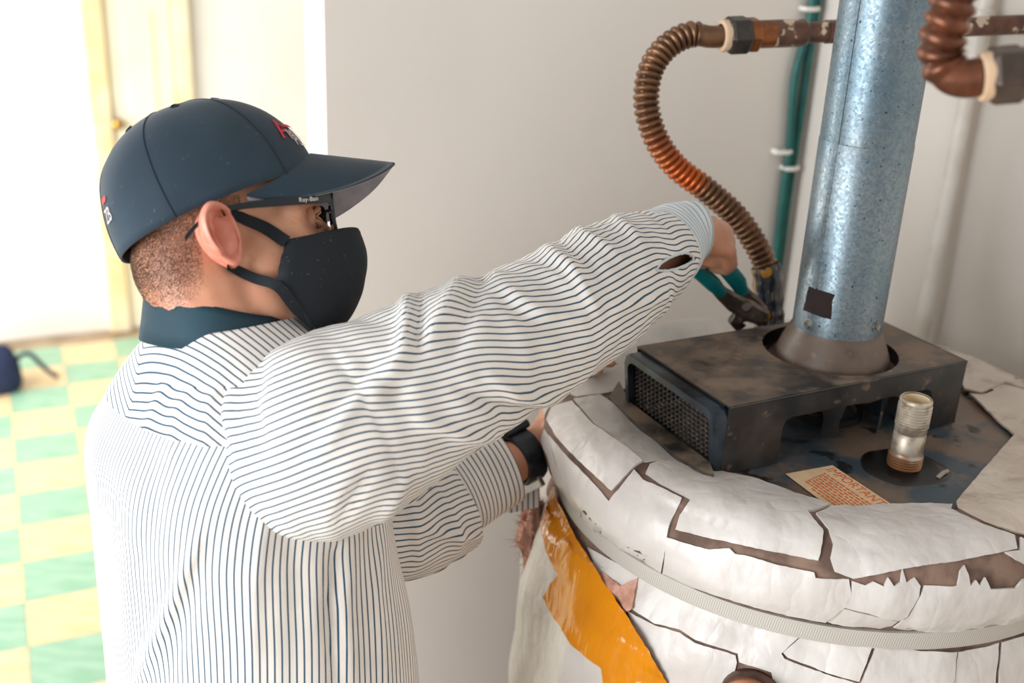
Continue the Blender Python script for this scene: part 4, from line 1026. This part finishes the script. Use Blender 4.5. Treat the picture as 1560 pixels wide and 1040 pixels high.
for j, (z, cx, a, b) in enumerate(tz):
    ring = []
    for k in range(nT + 1):
        th = 2 * PI * k / nT - PI                       # 0 = middle of the back
        c_, s_ = math.cos(th), math.sin(th); nexp = 2 / 2.35
        c0 = Vector((cx, 1.10 - .026 * max(0, (z - 1.5) / .11), z))
        ring.append((c0, -FD * (b * math.copysign(abs(c_) ** nexp, c_)) + RD * (a * math.copysign(abs(s_) ** nexp, s_))))
    arc = [0]
    for k in range(nT): arc.append(arc[-1] + (ring[k + 1][1] - ring[k][1]).length)
    mid = arc[nT // 2]
    for k, (c0, o) in enumerate(ring):
        p = c0 + o; n_ = o.normalized(); q = min(1, max(0, (z - 1.42) / .13)); p.z += .026 * q * q * (3 - 2 * q) * o.dot(RD) / a; x, y = topx(p)
        facing = max(0, -n_.dot(ray(x, y))) ** .5 if n_.dot(ray(x, y)) < 0 else 0
        d = fold(x, y, TF) * facing * .9
        d += .0035 * noise.noise(Vector((p.x * 14, p.y * 14, p.z * 5))) + .006 * noise.noise(Vector((p.x * 6, p.y * 6, p.z * 3 + 4)))
        d *= 1 if z < 1.58 else .3
        V.append(p + n_ * d); UV.append((arc[k] - mid, z))
    F += [] if j == 0 else [((j - 1) * (nT + 1) + k, (j - 1) * (nT + 1) + k + 1, j * (nT + 1) + k + 1, j * (nT + 1) + k) for k in range(nT)]
shirt = mesh('shirt', V, F, M_STRIPE, person, uv=UV)
# the yoke over the shoulders: its stripes run across
yk = [(f, [v for v in f]) for f in F if UV[f[0]][1] > 1.532 and abs(UV[f[0]][0]) < .40]
idx = {}; yv = []; yu = []; yf = []
for f, _ in yk:
    q = []
    for i in f:
        if i not in idx:
            idx[i] = len(yv); c0 = Vector((-.28, 1.09, V[i].z - .05)); yv.append(V[i] + (V[i] - c0).normalized() * .0022); o = V[i] - Vector((-.3, 1.09, 0)); yu.append((o.dot(FD) + .5 * V[i].z - .3 * abs(o.dot(RD)), o.dot(RD)))
        q.append(idx[i])
    yf.append(tuple(q))
yoke = mesh('yoke', yv, yf, M_STRIPE, shirt, uv=yu)
m = yoke.modifiers.new('t', 'SOLIDIFY'); m.thickness = .002; m.offset = -1

def sleeve(name, rings, folds, n=150, seg=120, depth=.86, amp=.003, mat=None, uscale=1.0, top=0.0, parent=None, ph=0.0, shear=0.0, cuff=False):
    R = spline(rings, n); P = [PT(q[0], q[1], q[2]) for q in R]; rad = [q[3] * q[2] / FPX for q in R]; V = []; UV = []; s = 0
    for i, p in enumerate(P):
        if i: s += (P[i] - P[i - 1]).length
        t_ = (P[min(i + 1, n - 1)] - P[max(i - 1, 0)]).normalized(); vd = (p - CAM).normalized()
        b1 = t_.cross(vd); b1 = b1.normalized() if b1.z > 0 else -b1.normalized(); b2 = t_.cross(b1).normalized()
        if b2.dot(vd) > 0: b2 = -b2                       # b2 looks to the camera
        ring = []
        for k in range(seg + 1):
            a = 2 * PI * k / seg - PI
            ring.append(b1 * (rad[i] * math.cos(a)) + b2 * (rad[i] * depth * math.sin(a)))
        arc = [0]
        for k in range(seg): arc.append(arc[-1] + (ring[k + 1] - ring[k]).length)
        for k, o in enumerate(ring):
            q = p + o; n_ = o.normalized(); x, y = topx(q); fc = -n_.dot(vd)
            d = fold(x, y, folds) * max(0, min(1, fc * 1.6 + .55))
            d += amp * (noise.noise(Vector((s * 26 + ph, k / seg * 7, ph))) + .6 * noise.noise(Vector((s * 60 + math.sin(2 * PI * k / seg) * 2, k / seg * 9, 3 + ph))))
            V.append(q + n_ * d); UV.append((s, arc[k]) if cuff else ((arc[k] - arc[seg // 2]) * uscale - .22 * min(s, .36) * shear, s))
    F = [(i * (seg + 1) + k, i * (seg + 1) + k + 1, (i + 1) * (seg + 1) + k + 1, (i + 1) * (seg + 1) + k) for i in range(n - 1) for k in range(seg)]
    return mesh(name, V, F, mat or M_STRIPE, parent or shirt, uv=UV), V, seg
SRG = [(424, 700, 1.175, 114), (452, 686, 1.140, 144), (500, 662, 1.11, 152), (560, 632, 1.11, 146), (640, 587, 1.115, 130), (700, 555, 1.13, 124), (760, 530, 1.155, 114), (830, 494, 1.19, 106), (880, 463, 1.22, 100), (930, 430, 1.27, 92), (965, 406, 1.31, 80), (995, 390, 1.34, 70), (1018, 374, 1.365, 59)]
SF = [([(623, 445), (615, 537), (567, 612)], 11, .008), ([(640, 455), (640, 540), (600, 610)], 10, -.006), ([(707, 413), (675, 478), (615, 575)], 14, .007), ([(735, 418), (715, 480), (690, 540)], 12, -.005),
      ([(755, 425), (815, 474), (880, 486)], 12, .006), ([(770, 460), (820, 498), (880, 510)], 11, -.005), ([(825, 372), (868, 402), (905, 470)], 11, .007), ([(850, 365), (900, 400), (925, 450)], 9, -.005),
      ([(868, 343), (915, 372), (955, 400)], 8, .006), ([(930, 325), (960, 350), (980, 380)], 7, .005), ([(588, 558), (508, 655), (486, 698)], 9, .006), ([(560, 560), (490, 640), (460, 690)], 9, -.004), ([(750, 575), (788, 600), (850, 612)], 12, .007),
      ([(700, 590), (760, 622), (830, 628)], 10, -.006), ([(640, 640), (700, 660), (760, 668)], 11, .006), ([(620, 730), (585, 790)], 10, .006), ([(560, 720), (520, 790)], 10, -.005),
      ([(350, 590), (352, 650), (372, 720)], 8, .005), ([(385, 545), (362, 580), (352, 640)], 10, .008), ([(400, 560), (385, 620), (400, 690)], 10, -.005), ([(452, 480), (500, 475), (560, 455)], 8, .004), ([(940, 470), (985, 460), (1010, 450)], 9, .006)]
slR, VR, sg = sleeve('right_sleeve', SRG, SF, depth=.84, amp=.0028, shear=1.0)
# armhole seam, cuff of the right sleeve with its open placket
SLC = [(1000, 385, 1.345, 66), (1016, 374, 1.365, 60), (1032, 362, 1.385, 54), (1048, 354, 1.40, 47), (1060, 352, 1.41, 44)]
cfR, VC, _ = sleeve('right_cuff', SLC, [], n=26, seg=72, depth=.8, amp=.0012, mat=M_CUFF, ph=2.0, cuff=True, parent=shirt)
def slit(o, poly):
    bm = bmesh.new(); bm.from_mesh(o.data); dead = []
    for f in bm.faces:
        c_ = f.calc_center_median()
        if f.normal.dot(c_ - CAM) != 0 and inside(topx(c_), poly) and (c_ - CAM).length < (PT(1020, 390, 1.36) - CAM).length: dead.append(f)
    bmesh.ops.delete(bm, geom=dead, context='FACES'); bm.to_mesh(o.data); bm.free()
for o in (slR, cfR): slit(o, [(999, 411), (1010, 398), (1034, 387), (1048, 386), (1062, 394), (1044, 404), (1020, 411), (1003, 414)])
m = cfR.modifiers.new('t', 'SOLIDIFY'); m.thickness = .0018; m.offset = 0
m = slR.modifiers.new('t', 'SOLIDIFY'); m.thickness = .001; m.offset = 0
_a = Vector((-.297, 1.10, 1.44)) - RD * .140; _x, _y = topx(_a)
SLL = [(_x - 10, _y - 10, (_a - CAM).length, 70), (_x + 20, _y + 20, (_a - CAM).length, 98), (_x * .5 + 240, _y * .5 + 370, ((_a - CAM).length + 1.36) / 2, 104), (480, 740, 1.36, 100), (550, 790, 1.38, 92), (610, 795, 1.40, 86), (655, 778, 1.42, 84), (690, 760, 1.435, 80)]
LF = [([(625, 760), (640, 850)], 8, .005), ([(660, 740), (690, 790), (700, 840)], 10, .006), ([(690, 700), (715, 740), (745, 770)], 8, -.005), ([(600, 800), (680, 815), (740, 815)], 9, .006)]
slL, VL, _ = sleeve('left_sleeve', SLL, LF, n=90, depth=.8, amp=.004, ph=5.0)
LC = [(672, 760, 1.43, 74), (694, 747, 1.44, 70), (720, 733, 1.45, 65), (748, 720, 1.46, 61), (770, 710, 1.468, 58)]
cfL, _, _ = sleeve('left_cuff', LC, [], n=26, seg=72, depth=.8, amp=.001, mat=M_STRIPE, ph=7.0, cuff=True, parent=shirt)
m = cfL.modifiers.new('t', 'SOLIDIFY'); m.thickness = .0018; m.offset = 0
shV = [v.co.copy() for v in shirt.data.vertices]; shF = [tuple(p.vertices) for p in shirt.data.polygons]
n0 = len(shV); shV += [v.co.copy() for v in slR.data.vertices]; shF += [tuple(i + n0 for i in p.vertices) for p in slR.data.polygons]
stree = BVHTree.FromPolygons(shV, shF)
sm = []
for q in spline([(999, 412), (1010, 398), (1034, 387), (1048, 386), (1058, 394), (1044, 404), (1020, 412), (999, 412)], 60):
    h = stree.ray_cast(CAM, ray(*q)); hx = stree.find_nearest(PT(q[0], q[1], 1.30))
    if h[0] and h[0].y < 1.42 and (h[0] - CAM).length < 1.345: sm.append(h[0])
mb = MB(); tube(mb, sm, .0016, 8); mb.obj('placket_hem', M_CUFF, shirt)
# loose tail of the unbuttoned left cuff
pts = [(770, 768), (822, 742), (822, 772), (775, 782)]
mb = MB(); prism(mb, [PT(x, y, 1.50) for x, y in pts][::-1], ray(800, 765) * .002); mb.uv = [(p.dot(_cx), 0) for p in mb.v]; mb.obj('cuff_tail', M_STRIPE, shirt, smooth=False)
# collar: folded band round the neck with a point at the front
def ringband(name, rows, mat, n=90, gap=0.0):
    V = []
    for (c0, ra, rb, tiltf, tiltr) in rows:
        for k in range(n + 1):
            a = gap + (2 * PI - 2 * gap) * k / n + PI * .0
            x, y = math.cos(a), math.sin(a)
            p = Vector(c0) + FD * (x * rb) + RD * (y * ra); p.z += tiltf * x + tiltr * y
            V.append(p)
    F = [(i * (n + 1) + k, i * (n + 1) + k + 1, (i + 1) * (n + 1) + k + 1, (i + 1) * (n + 1) + k) for i in range(len(rows) - 1) for k in range(n)]
    o = mesh(name, V, F, mat, shirt); m = o.modifiers.new('t', 'SOLIDIFY'); m.thickness = .0022; m.offset = 0; return o
nc = Vector((-.293, 1.072, .004))
ringband('collar', [(nc + ZUP * 1.600, .066, .068, -.012, .008), (nc + ZUP * 1.632, .068, .070, -.022, .006), (nc + ZUP * 1.645, .071, .073, -.026, .004), (nc + ZUP * 1.647, .074, .076, -.026, .004), (nc + ZUP * 1.640, .078, .080, -.024, .006), (nc + ZUP * 1.618, .083, .085, -.018, .012), (nc + ZUP * 1.602, .088, .089, -.014, .018)], M_TEAL, gap=.12)

# ---------------- trousers, belt and shoes (below the picture)
M_TROU = simple('navy work trousers', (34, 42, 56), (28, 34, 46), 40, .85); M_SHOE = simple('black boot leather', (24, 22, 22), rough=.5)
mb = MB()
for s in (-1, 1):
    hp = Vector((-.297, 1.10, .93)) + RD * (.09 * s); kn = hp + FD * .035 + RD * (.02 * s); kn.z = .50; an = kn - FD * .03 + RD * (.012 * s); an.z = .06
    tube(mb, spline([hp + ZUP * .04, hp - ZUP * .15, kn, an.lerp(kn, .4), an], 16), [.108 - .002 * i for i in range(16)], 28)
    sh = MB(); b = an.copy(); b.z = 0; v = []
    for q, w, h in ((-.075, .03, .08), (-.05, .038, .12), (.0, .04, .125), (.06, .042, .08), (.12, .046, .055), (.165, .036, .045), (.185, .015, .03)):
        for k in range(14):
            a = 2 * PI * k / 14; v.append(b + FD * q + RD * (w * math.cos(a)) + ZUP * (h / 2 + h / 2 * math.sin(a)))
    sh.add(v, [(i * 14 + k, i * 14 + (k + 1) % 14, (i + 1) * 14 + (k + 1) % 14, (i + 1) * 14 + k) for i in range(6) for k in range(14)] + [tuple(range(14))[::-1], tuple(range(84, 98))])
    sh.obj('boot', M_SHOE, person)
v = []
for z, a, b in ((.80, .20, .125), (.92, .21, .14), (1.0, .20, .135)):
    v += [Vector((-.297, 1.10, z)) + RD * (a * math.cos(2 * PI * k / 40)) + FD * (b * math.sin(2 * PI * k / 40)) for k in range(40)]
mb.add(v, [(i * 40 + k, i * 40 + (k + 1) % 40, (i + 1) * 40 + (k + 1) % 40, (i + 1) * 40 + k) for i in range(2) for k in range(40)] + [tuple(range(40))[::-1]])
mb.obj('trousers', M_TROU, person)

# ---------------- cap
cap = empty('cap', HO, 'x', 'x')
for k in ('label', 'category'): del cap[k]
cap.parent = person; cap.matrix_parent_inverse = WM['person'].inverted()
TH = math.radians(17)
kf = hf * math.cos(TH) + hu * math.sin(TH); ku = hu * math.cos(TH) - hf * math.sin(TH); kl = hl_
KO = Hpx(343, 330, 0.0)
KR = math.radians(6); ku, kl = ku * math.cos(KR) + kl * math.sin(KR), kl * math.cos(KR) - ku * math.sin(KR)
def K(x, y, z): return KO + kf * x + kl * y + ku * z
def crown(phi, t_, off=0.0):           # phi 0 = front, negative = his right side
    n = 2.35; h = .120; e = math.sin(t_ * PI / 2); rho = max(0, 1 - e ** n) ** (1 / n)
    c_, s_ = math.cos(phi), math.sin(phi)
    rx = .104 if c_ > 0 else .108; ry = .0835
    f = 1.0 + .02 * (1 - t_)
    x = rx * math.copysign(abs(c_) ** .92, c_) * rho * f; y = ry * math.copysign(abs(s_) ** .92, s_) * rho * f
    z = h * e; x += -.006 * e + .010 * e * (1 - e) * (c_ > 0) * c_
    d = .0012 * noise.noise(Vector((x * 30, y * 30, z * 30)))
    p = K(x, y, z); nrm = (kf * (x / rx ** 2) + kl * (y / ry ** 2) + ku * (z / h ** 2)); nrm = nrm.normalized() if nrm.length > 1e-9 else ku
    return p + nrm * (off + d)
np_, nt_ = 96, 34; V = []
for i in range(nt_ + 1):
    for k in range(np_): V.append(crown(2 * PI * k / np_, min(.9995, (i / nt_) ** .9)))
F = [(i * np_ + k, i * np_ + (k + 1) % np_, (i + 1) * np_ + (k + 1) % np_, (i + 1) * np_ + k) for i in range(nt_) for k in range(np_)]
F.append(tuple(nt_ * np_ + k for k in range(np_)))
cr = mesh('crown', V, F, M_CAP, cap); m = cr.modifiers.new('t', 'SOLIDIFY'); m.thickness = .002; m.offset = -1
M_STITCH = simple('cap seam stitch', (18, 32, 46), rough=.9)
for a in (0, 60, 120, 180, 240, 300):
    mb = MB(); tube(mb, [crown(math.radians(a), q / 30 * .985, .0001) for q in range(31)], .0007, 6); mb.obj('seam', M_STITCH, cr)
mb = MB(); pt = K(-.006, 0, .119); revolve(mb, [(0, .0045), (.004, .0042), (.0065, .002), (.007, -.001)], pt, ku, 20); mb.obj('top_button', M_CAP, cap)
for a in (-150, -90, -30, 30, 90, 150):
    p = crown(math.radians(a), .74, .0); n_ = (crown(math.radians(a), .74, .01) - p).normalized()
    mb = MB(); tube(mb, [p + (n_.orthogonal().normalized() * math.cos(k * PI / 8) + n_.cross(n_.orthogonal().normalized()) * math.sin(k * PI / 8)) * .0036 + n_ * .0004 for k in range(17)], .0009, 6, cap=False); mb.obj('eyelet', M_STITCH, cr)
# brim
def brimp(a, e, lay=0):
    root = crown(a, .015)
    d = Vector((0, 0, 0)); x = (root - KO).dot(kf); y = (root - KO).dot(kl)
    A = math.radians(86); q = a / A
    ext = .090 * (max(0, 1 - abs(q) ** 2.6)) ** .62 * e
    # visor drops ahead of the crown and arches over the forehead
    yy = y * (1 - .10 * e)
    bd = kf * math.cos(math.radians(-27)) + ku * math.sin(math.radians(-27))
    p = KO + kf * x + kl * yy + bd * ext + ku * (.030 * (1 - (yy / .083) ** 2) * 1.0 - .004)
    p += ku * (-.011 * e * (yy / .08) ** 2)
    return p - (ku * .7 + kl * (yy / .083)).normalized() * (.0026 * lay)
na, ne = 60, 14
for nm, lay, mt in (('visor', 0, M_CAP), ('visor_underside', 1, simple('pale grey visor lining', (176, 172, 180), (160, 158, 168), 60, .9))):
    V = [brimp(math.radians(-86 + 172 * i / na), j / ne, lay) for i in range(na + 1) for j in range(ne + 1)]
    F = [(i * (ne + 1) + j, i * (ne + 1) + j + 1, (i + 1) * (ne + 1) + j + 1, (i + 1) * (ne + 1) + j) for i in range(na) for j in range(ne)]
    if lay == 0:
        n0 = len(V); V += [brimp(math.radians(-86 + 172 * i / na), j / ne, .8) for i in range(na + 1) for j in range(ne + 1)]; F = [f[::-1] for f in F] + [tuple(i + n0 for i in f) for f in F]
        rim = [i * (ne + 1) + ne for i in range(na + 1)]
        F += [(rim[i], rim[i] + n0, rim[i + 1] + n0, rim[i + 1]) for i in range(na)]
    b = mesh(nm, V, F, mt, cap)
# emblem on the front panels
M_RED = simple('red embroidery', (206, 48, 66), rough=.7); M_WHT = simple('white embroidery', (214, 206, 204), rough=.7)
def emb(px, py):
    best = min(((math.radians(a0), t0 / 100) for a0 in range(-80, 21) for t0 in range(2, 80)), key=lambda q: (Vector(topx(crown(*q))) - Vector((px, py))).length)
    def f(u_, v_): return crown(best[0] + u_ / .098, best[1] + v_ / .150, .0018)
    return f
text('emblem_letter', 'A', M_RED, cr, emb(430, 212), 0, 0, .020)
mb = MB(); g = emb(430, 212); V = [g(.015 + .036 * i / 12, .0115 + .0035 * j) for i in range(13) for j in range(2)]
mesh('emblem_bar', V, [(2 * i, 2 * i + 2, 2 * i + 3, 2 * i + 1) for i in range(12)], M_RED, cr)
text('emblem_letters', 'MIN', M_WHT, cr, emb(444, 212), 0, 0, .010); text('emblem_letters', 'PLU', M_WHT, cr, emb(453, 222), 0, 0, .010)
text('back_emblem', 'ZB', M_WHT, cr, lambda u_, v_: crown(math.radians(-172) + u_ / .1, .17 + v_ / .15, .001), 0, 0, .011)
mb = MB(); V = [crown(math.radians(-172) + .016 * i / .1 / 6, .28 + .03 * j, .001) for i in range(7) for j in range(2)]; mesh('back_emblem_bar', V, [(2 * i, 2 * i + 2, 2 * i + 3, 2 * i + 1) for i in range(6)], M_RED, cr)

# ---------------- mask
mc = spline([(.0, .1405, .010), (.22, .1455, -.014), (.45, .1405, -.038), (.65, .130, -.060), (.82, .113, -.080), (1, .080, -.098)], 40)
V = []; nw = 40
for i, (u_, xc, zc) in enumerate(mc):
    s1 = Vector((.0500, -.0655, .0025)).lerp(Vector((.0335, -.063, -.0415)), u_)
    for k in range(nw + 1):
        w = -1 + 2 * k / nw; a = abs(w) * PI / 2
        x = s1.x + (xc - s1.x) * math.cos(a) ** .78; y = s1.y * math.sin(a) ** .95 * (1 if w < 0 else -1)
        z = s1.z + (zc - s1.z) * math.cos(a) ** 1.1 + .004 * math.sin(2 * a) * (1 - u_) - .012 * math.sin(2 * a) * u_ ** 2
        x += .0012 * noise.noise(Vector((w * 5, u_ * 6, 0)))
        V.append(H(x, y, z))
F = [(i * (nw + 1) + k, i * (nw + 1) + k + 1, (i + 1) * (nw + 1) + k + 1, (i + 1) * (nw + 1) + k) for i in range(39) for k in range(nw)]
mk = mesh('face_mask', V, F, M_MASK, person, label='black cloth face mask'); m = mk.modifiers.new('t', 'SOLIDIFY'); m.thickness = .0022; m.offset = 0
for nm, row, w in (('top_hem', 1, .0016), ('bottom_hem', 38, .0016)):
    mb = MB(); tube(mb, [V[row * (nw + 1) + k] for k in range(nw + 1)], w, 8); mb.obj(nm, M_MASK, mk)
mb = MB(); tube(mb, [V[i * (nw + 1) + nw // 2] for i in range(40)], .0014, 8); mb.obj('centre_seam', M_MASK, mk)
def ribbon(pts, w, th, n=26):
    Q = [Vector(p) for p in spline(pts, n)]; V = []
    for i, p in enumerate(Q):
        t_ = (Q[min(i + 1, n - 1)] - Q[max(i - 1, 0)]).normalized(); out = -hl_; sd = t_.cross(out).normalized(); ww = w[0] + (w[1] - w[0]) * i / (n - 1)
        V += [p - sd * ww / 2, p - sd * ww / 2 + out * th, p + sd * ww / 2 + out * th, p + sd * ww / 2]
    return MB().add(V, [(i * 4 + k, i * 4 + (k + 1) % 4, i * 4 + 4 + (k + 1) % 4, i * 4 + 4 + k) for i in range(n - 1) for k in range(4)])
def skinat(px, py, off=.0015):
    h = tree_b.ray_cast(CAM, ray(px, py)); return h[0] - ray(px, py) * off if h[0] else Hpx(px, py, -.07)
up = [skinat(338, 322), skinat(352, 324), skinat(375, 335), skinat(405, 348), H(.050, -.0665, .000)]
lo = [skinat(346, 404), skinat(362, 412), skinat(388, 424), H(.036, -.064, -.042), H(.052, -.060, -.066), H(.072, -.048, -.085)]
mb = ribbon(up, (.009, .013), .0018); mb.obj('ear_loop', M_MASK, mk, smooth=False)
mb = ribbon(lo, (.009, .012), .0018); mb.obj('ear_loop', M_MASK, mk, smooth=False)

# ---------------- glasses
M_FRM = simple('dark glasses frame', (16, 24, 32), rough=.28)
t = NT('spectacle lens'); g1 = t.n('ShaderNodeBsdfTransparent'); g1.inputs[0].default_value = (.93, .96, .97, 1); g2 = t.n('ShaderNodeBsdfGlossy'); g2.inputs['Roughness'].default_value = .03
fr = t.n('ShaderNodeFresnel'); fr.inputs[0].default_value = 1.5; ms = t.n('ShaderNodeMixShader'); t.l(fr.outputs[0], ms.inputs[0]); t.l(g1.outputs[0], ms.inputs[1]); t.l(g2.outputs[0], ms.inputs[2]); t.l(ms.outputs[0], t.t.nodes['Material Output'].inputs[0]); M_LENS = t.m
gl = empty('glasses', H(.1, 0, .04), 'x', 'x')
for k in ('label', 'category'): del gl[k]
gl.parent = person; gl.matrix_parent_inverse = WM['person'].inverted()
for s in (-1, 1):
    pts = []
    def lp(a, f=1.0):
        c_, s_ = math.cos(a), math.sin(a); n = 2 / 3.6
        yy = .0385 + .0270 * f * math.copysign(abs(c_) ** n, c_); zz = .0285 + .0185 * f * math.copysign(abs(s_) ** n, s_)
        return H(.1135 - .0125 * (yy / .066) ** 2 + .06 * (zz - .03) * .3, yy * s, zz)
    mb = MB(); tube(mb, [lp(2 * PI * k / 48) for k in range(49)], .0019, 8, cap=False); rm = mb.obj('rim', M_FRM, gl)
    mb = MB(); ring = [lp(2 * PI * k / 40, .97) for k in range(40)]; mid = sum(ring, Vector()) / 40 + hf * .001
    mb.add([p for p in ring] + [mid] + [p - hf * .0018 for p in ring] + [mid - hf * .0018], [(k, (k + 1) % 40, 40) for k in range(40)] + [(41 + (k + 1) % 40, 41 + k, 81) for k in range(40)] + [(k, 41 + k, 41 + (k + 1) % 40, (k + 1) % 40) for k in range(40)])
    mb.obj('lens', M_LENS, gl)
    # temple: deep at the hinge, thin over the ear
    tp = [(.1005, .0665, .0395, .0092), (.085, .0725, .0385, .0088), (.05, .0775, .0375, .0080), (.015, .0795, .0365, .0060), (-.008, .0805, .0340, .0048), (-.022, .0800, .0300, .0046), (-.036, .0785, .0200, .0048), (-.046, .0770, .0100, .0052)]
    Q = spline(tp, 40); V = []
    for i, (x, y, z, h) in enumerate(Q):
        for dy, dz in ((-.0014, -h / 2), (.0014, -h / 2), (.0014, h / 2), (-.0014, h / 2)): V.append(H(x, (y + dy) * s, z + dz))
    f = [(i * 4 + k, i * 4 + (k + 1) % 4, i * 4 + 4 + (k + 1) % 4, i * 4 + 4 + k) for i in range(39) for k in range(4)] + [(3, 2, 1, 0), (156, 157, 158, 159)]
    tm = mesh('temple', V, f, M_FRM, gl, smooth=False)
    if s < 0: text('temple_logo', 'Ray-Ban', simple('silver logo', (220, 214, 206), rough=.4), tm, lambda a, b: H(.066 + a, -.0782 + .22 * max(0, a) ** 1.0 * .6, .0360 + b + .03 * a), 0, 0, .0042)
mb = MB(); tube(mb, [H(.1128, y, .034 + .004 * math.cos(y / .013 * PI / 2)) for y in np.linspace(-.013, .013, 9)], .0018, 8); mb.obj('bridge', M_FRM, gl)

# ---------------- watch
wt_ = empty('wristwatch', WL, 'x', 'x')
for k in ('label', 'category'): del wt_[k]
wt_.parent = person; wt_.matrix_parent_inverse = WM['person'].inverted()
wa = (pL - EL).normalized(); wc = PT(797, 695, 1.497); M_RUB = simple('black rubber strap', (20, 26, 34), (30, 38, 48), 60, .45)
vd = (CAM - wc); vd = (vd - wa * vd.dot(wa)).normalized(); wb = wa.cross(vd).normalized()
V = []; nS = 48; prf = [(-.0155, .0), (-.0155, .0035), (-.014, .0048), (.014, .0048), (.0155, .0035), (.0155, 0)]
for k in range(nS):
    a = 2 * PI * k / nS
    for q, h in prf: V.append(wc + wa * (q * (1 + .0)) + (vd * math.cos(a) * .0255 + wb * math.sin(a) * .0315).normalized() * (math.hypot(.0255 * math.cos(a), .0315 * math.sin(a)) + h + (.0008 if k % 4 == 0 else 0)))
ws = mesh('strap', V, [(k * 6 + j, k * 6 + j + 1, ((k + 1) % nS) * 6 + j + 1, ((k + 1) % nS) * 6 + j) for k in range(nS) for j in range(5)], M_RUB, wt_, sharp=40)
up_ = -wb if (-wb).z > 0 else wb
mb = MB(); cc_ = wc + up_ * .037 + vd * .002; obox(mb, cc_, wa * .022, vd * .019, up_ * .006); bevel(mb.obj('case', M_RUB, wt_, smooth=False), .004, 3)
mb = MB(); cb_ = wc - up_ * .0345 + vd * .010; obox(mb, cb_, wa * .0035, vd * .004, up_ * .012); bevel(mb.obj('buckle', simple('steel buckle', (196, 190, 184), rough=.3, metal=.8), wt_, smooth=False), .001)

# ------------------------------------------------------------------ pliers in his right hand
pj = PT(1158, 482, 1.60); pv = PT(1136, 468, 1.585)
pl = empty('pliers', pv, 'slip-joint pliers with teal grips gripping the nut at the foot of the ribbed copper hose', 'pliers')
M_STEEL = simple('oiled dark plier steel', (118, 104, 94), (76, 68, 63), 40, .38, .6); M_GRIP = simple('teal rubber grip', (0, 128, 132), (0, 112, 118), 30, .45)
def bar(mb, pts, w, th, up):
    Q = [Vector(p) for p in pts]; V = []; n = len(Q)
    for i, p in enumerate(Q):
        t_ = (Q[min(i + 1, n - 1)] - Q[max(i - 1, 0)]).normalized(); sd = t_.cross(up).normalized(); u2 = sd.cross(t_)
        for a, b in ((-1, -.6), (-.6, -1), (.6, -1), (1, -.6), (1, .6), (.6, 1), (-.6, 1), (-1, .6)): V.append(p + sd * (a * w[i]) + u2 * (b * th[i]))
    return mb.add(V, [(i * 8 + k, i * 8 + (k + 1) % 8, i * 8 + 8 + (k + 1) % 8, i * 8 + 8 + k) for i in range(n - 1) for k in range(8)] + [tuple(range(8))[::-1], tuple((n - 1) * 8 + k for k in range(8))])
pup = -ray(1120, 440)
A0 = [PT(1164, 484, 1.60), PT(1140, 473, 1.59), PT(1118, 461, 1.578), PT(1100, 447, 1.563), PT(1086, 433, 1.547)]
B0 = [PT(1162, 476, 1.606), PT(1148, 464, 1.60), PT(1138, 452, 1.592), PT(1128, 438, 1.578)]
mb = MB(); bar(mb, A0, [.012, .015, .013, .010, .008], [.006, .007, .006, .005, .005], pup); bar(mb, [PT(1146, 474, 1.592), PT(1130, 478, 1.592), PT(1120, 488, 1.60), PT(1128, 498, 1.61)], [.012, .012, .010, .008], [.006] * 4, pup); ja = mb.obj('lower_jaw', M_STEEL, pl, smooth=False)
mb = MB(); bar(mb, B0, [.010, .013, .010, .008], [.005, .006, .005, .005], pup); mb.obj('upper_jaw', M_STEEL, pl, smooth=False)
mb = MB(); bar(mb, [PT(1100, 446, 1.562), PT(1085, 431, 1.546), PT(1066, 414, 1.525), PT(1046, 397, 1.500), PT(1028, 380, 1.475)], [.007, .0108, .0108, .0105, .009], [.007, .009, .009, .009, .008], pup); mb.obj('grip', M_GRIP, pl, sharp=50)
mb = MB(); bar(mb, [PT(1131, 446, 1.584), PT(1123, 428, 1.568), PT(1106, 408, 1.54), PT(1090, 392, 1.51), PT(1076, 376, 1.48)], [.008, .0115, .0115, .0108, .009], [.007, .009, .009, .009, .008], pup); mb.obj('grip', M_GRIP, pl, sharp=50)
mb = MB(); revolve(mb, [(0, .004), (.006, .0035), (.008, .001), (.008, -.006)], PT(1137, 467, 1.578), pup, 20); mb.obj('pivot', M_STEEL, pl)
